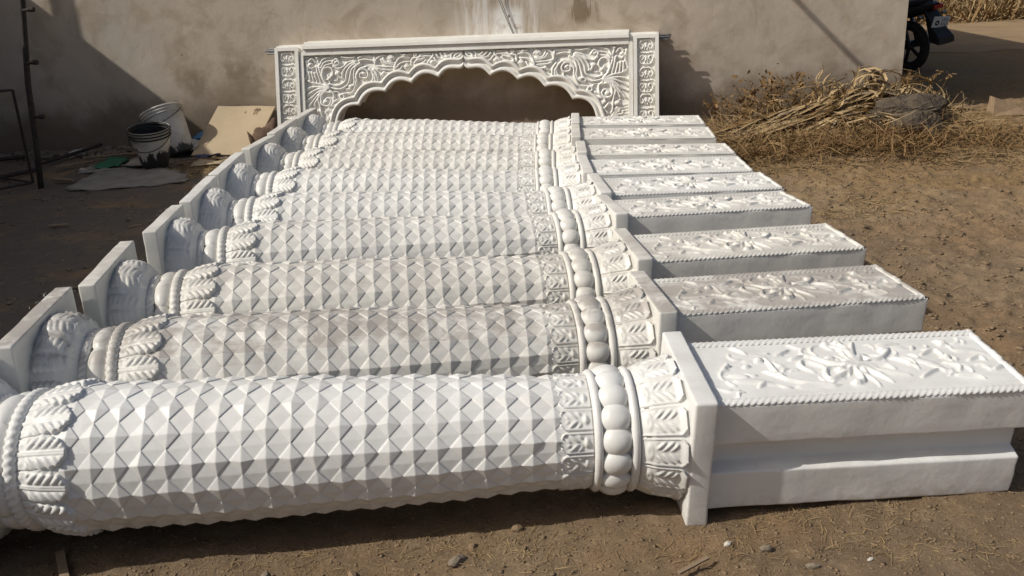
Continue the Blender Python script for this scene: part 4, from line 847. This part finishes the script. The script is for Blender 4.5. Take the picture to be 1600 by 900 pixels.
bl = MB().add([(-.16, -.1, 0), (.17, -.08, 0), (.16, .08, 0), (-.15, .1, 0), (-.15, -.06, .17), (.08, -.05, .07), (.08, .06, .08), (-.15, .07, .17)], [(0, 3, 2, 1), (4, 5, 6, 7), (0, 1, 5, 4), (1, 2, 6, 5), (2, 3, 7, 6), (3, 0, 4, 7)]).build('broken_brick', BRICKM); bl.location = (4.93, 8.5, 0); bl.rotation_euler = (0, 0, -.15); tag(bl, 'broken tan block lying at the edge of the shaded road', 'block')
sheet('plastic_wrapper', 'small dull blue wrapper on straw right of the pillar blocks', 'wrapper', [(2.20, 7.26), (2.22, 7.33), (2.38, 7.34), (2.37, 7.27)], STEEL, .003, .03, .02, .01, 9)
# dead weeds
def weed(label, x, y, h, n, spread, seed):
    r_ = np.random.default_rng(seed); w_ = empty('dead_weed', loc=(x, y, 0)); tag(w_, label, 'weed', 'dead weeds along the sunny wall'); sm_ = MB(); bits = MB()
    for k in range(n):
        a = r_.uniform(0, 2 * pi); hh = h * r_.uniform(.45, 1); sx = spread * r_.normal() * .6; sy = -abs(spread * r_.normal()) * .35
        p0 = np.array([.12 * r_.normal(), .05 * r_.normal(), 0]); p2 = p0 + [sx, sy, hh]; p1 = (p0 + p2) / 2 + [.04 * r_.normal(), .03 * r_.normal(), .08 * hh]; Q = smooth_path([p0, p1, p2], 7); sm_.tube(Q, np.linspace(.0035, .0012, 7), 4, False)
        for q in range(7):
            i = r_.integers(2, 7); d = np.array([r_.normal(), r_.normal() * .6, .4 + .5 * r_.random()]); d *= (.03 + .10 * r_.random()) / np.linalg.norm(d); e = Q[i] + d; sm_.tube([Q[i], Q[i] + d * .5 + [0, 0, .008], e], [.0018, .0014, .001], 3, False)
            for z in range(2):
                s = .006 + .010 * r_.random(); o_ = e - d * .35 * z; v1 = r_.normal(size=3) * s; v2 = r_.normal(size=3) * s; bits.add([o_ - v1, o_ + v2, o_ + v1, o_ - v2], [(0, 1, 2, 3)])
    sm_.build('stem', BROWNG, w_); o = bits.build('dry_seed_head', BROWNG, w_); o['kind'] = 'stuff'
weed('tall brown dead weed against the wall beside the arch shadow', 2.66, 8.72, .50, 34, .30, 61)
weed('low bushy dead weed at the left foot of the stalk heap', 2.36, 8.50, .34, 26, .30, 62)
weed('thin dead weed growing up behind the stalk heap middle', 3.05, 8.72, .36, 16, .30, 63)
weed('dead weed at the wall corner in front of the motorcycle', 4.12, 8.80, .42, 14, .18, 64)
# far dry grass bank beyond the road
def f_far(r_, n):
    x = r_.uniform(6, 26, n); y = 18.4 + 6 * r_.random(n) ** 1.3 - .05 * (x - 9); d = fbm(x * .55, y * .8, 3, 400); k = d > -.12; return x[k], y[k], np.zeros(k.sum())
blades_stuff('tall_dry_grass', 16000, f_far, .5, 1.3, .012, .035, STRAW, 71, 1.6)
blades_stuff('brown_bank_grass', 9000, lambda r_, n: (lambda x, y: (x, y, np.zeros(n)))(r_.uniform(6, 26, n), r_.uniform(18.2, 25, n)), .25, .7, .02, .05, BROWNG, 72, 1.2)

# ------------------------------------------------------------------ motorcycle behind the wall corner
mc = empty('motorcycle'); tag(mc, 'black motorcycle parked behind the right wall corner, only its rear showing', 'motorcycle')
hd = Vector((-.33, .94, 0)).normalized(); sd = Vector((hd.y, -hd.x, 0))
M = Matrix((hd, -sd, Vector((0, 0, 1)))).transposed().to_4x4(); M.translation = (5.49, 11.88, 0); mc.matrix_world = M @ Matrix.Rotation(math.radians(-7), 4, 'X')
RX = Matrix.Rotation(pi / 2, 3, 'X')
def wheel(x):
    tw = .058; tp = []
    for q in np.linspace(0, 2 * pi, 12, endpoint=False): tp.append((.275 + .052 * math.cos(q), tw * math.sin(q)))
    ty = MB().lathe(tp, 36, RX, closed=True).build('tyre', RUBBER, mc, True); ty.location = (x, 0, .325)
    rm = MB().lathe([(.228, -.03), (.205, -.022), (.205, .022), (.228, .03)], 36, RX, closed=True)
    for k in range(5):
        a = k * 2 * pi / 5; rm.box((math.cos(a) * .12, 0, math.sin(a) * .12), (.20, .028, .036), Matrix.Rotation(-a, 3, 'Y'))
    rm.lathe([(.045, -.05), (.045, .05)], 16, RX); o = rm.build('rim', BLACKM, mc); o.location = (x, 0, .325)
wheel(0); wheel(1.28)
MB().tube([(0, .085, .325), (.42, .085, .40)], .024, 8).tube([(0, -.085, .325), (.42, -.085, .40)], .024, 8).build('swing_arm', BLACKM, mc, True)
MB().tube([(-.02, .115, .36), (.10, .12, .70)], .028, 10).tube([(-.02, -.115, .36), (.10, -.12, .70)], .028, 10).build('shock_absorber', STEEL, mc, True)
def loft(name, secs, mat, n=12):
    V = []; k = len(secs)
    for (x, z, hy, hz) in secs:
        for j in range(n):
            q = 2 * pi * j / n; c, s = math.cos(q), math.sin(q); V.append((x, hy * math.copysign(abs(c) ** .7, c), z + hz * math.copysign(abs(s) ** .7, s)))
    F_ = [tuple(f) for f in grid_faces(k, n, True)[:, ::-1]] + [tuple(range(n)), tuple((k - 1) * n + j for j in range(n))[::-1]]
    return mk(name, V, F_, mat, mc, True)
loft('seat', [(-.34, .91, .06, .03), (-.25, .90, .125, .05), (.1, .86, .135, .05), (.42, .81, .12, .045), (.50, .82, .08, .03)], BLACKM)
loft('tail_cowl', [(-.46, .86, .05, .03), (-.36, .84, .12, .07), (-.1, .78, .135, .08), (.3, .72, .12, .08)], BLACKM)
loft('fuel_tank', [(.44, .86, .09, .06), (.55, .89, .15, .11), (.80, .90, .16, .12), (.98, .86, .10, .07)], BLACKM)
loft('engine', [(.40, .42, .10, .13), (.5, .44, .16, .19), (.8, .42, .17, .20), (.92, .42, .1, .13)], STEEL)
MB().tube([(.98, 0, .86), (.5, 0, .60), (.45, 0, .35), (.85, 0, .22)], .025, 8).build('frame', BLACKM, mc, True)
MB().tube([(-.15, -.16, .36), (.2, -.17, .30), (.75, -.15, .26)], [.052, .05, .022], 12).build('exhaust', STEEL, mc, True)
MB().tube([(1.28, .09, .325), (1.03, .09, .98)], .022, 8).tube([(1.28, -.09, .325), (1.03, -.09, .98)], .022, 8).build('fork', STEEL, mc, True)
MB().tube([(.86, .36, 1.04), (1.0, .16, 1.02), (1.0, -.16, 1.02), (.86, -.36, 1.04)], .014, 8).build('handlebar', BLACKM, mc, True)
loft('headlight', [(1.05, .92, .09, .09), (1.14, .91, .10, .11), (1.2, .9, .09, .10)], BLACKM)
MB().box((-.475, 0, .845), (.035, .13, .05)).build('tail_light', REDL, mc)
loft('mudguard', [(-.36, .80, .10, .012), (-.44, .70, .11, .016), (-.50, .58, .115, .02), (-.55, .46, .12, .02), (-.60, .40, .13, .012)], BLACKM)
MB().add([(-.30, .06, .80), (-.30, -.06, .80), (-.46, -.11, .42), (-.46, .11, .42), (-.62, -.13, .40), (-.62, .13, .40), (-.62, -.12, .47), (-.62, .12, .47)], [(0, 1, 2, 3), (3, 2, 4, 5), (5, 4, 6, 7), (7, 6, 1, 0), (0, 3, 5, 7), (1, 6, 4, 2)]).build('mud_flap', BLACKM, mc)
np_ = MB().box((0, 0, 0), (.008, .27, .135)).build('number_plate', PLATE, mc); np_.location = (-.515, -.01, .655); np_.rotation_euler = (math.radians(10), math.radians(-14), 0)
mk2 = MB()
for k in range(14):
    q = 2 * pi * k / 14; q2 = 2 * pi * (k + 1) / 14
    mk2.add([(-.0055, .062 + .014 * math.cos(q), -.012 + .014 * math.sin(q)), (-.0055, .062 + .034 * math.cos(q), -.012 + .034 * math.sin(q)), (-.0055, .062 + .034 * math.cos(q2), -.012 + .034 * math.sin(q2)), (-.0055, .062 + .014 * math.cos(q2), -.012 + .014 * math.sin(q2))], [(0, 1, 2, 3)])
for rw, z in ((0, .028), (1, -.026)):
    for k in range(4):
        y = -.012 - .028 * k; mk2.box((-.0055, y, z), (.001, .006, .034)); mk2.box((-.0057, y - .006, z + (.012 if k % 2 else -.012)), (.001, .012, .007))
mk2.build('plate_print', BLACKM, np_)
for s in (-1, 1): MB().tube([(-.36, s * .08, .74), (-.38, s * .17, .74)], .007, 6).tube([(-.38, s * .16, .74), (-.38, s * .21, .74)], [.02, .026], 8).build('indicator', STEEL, mc, True)
bpy.context.view_layer.update()
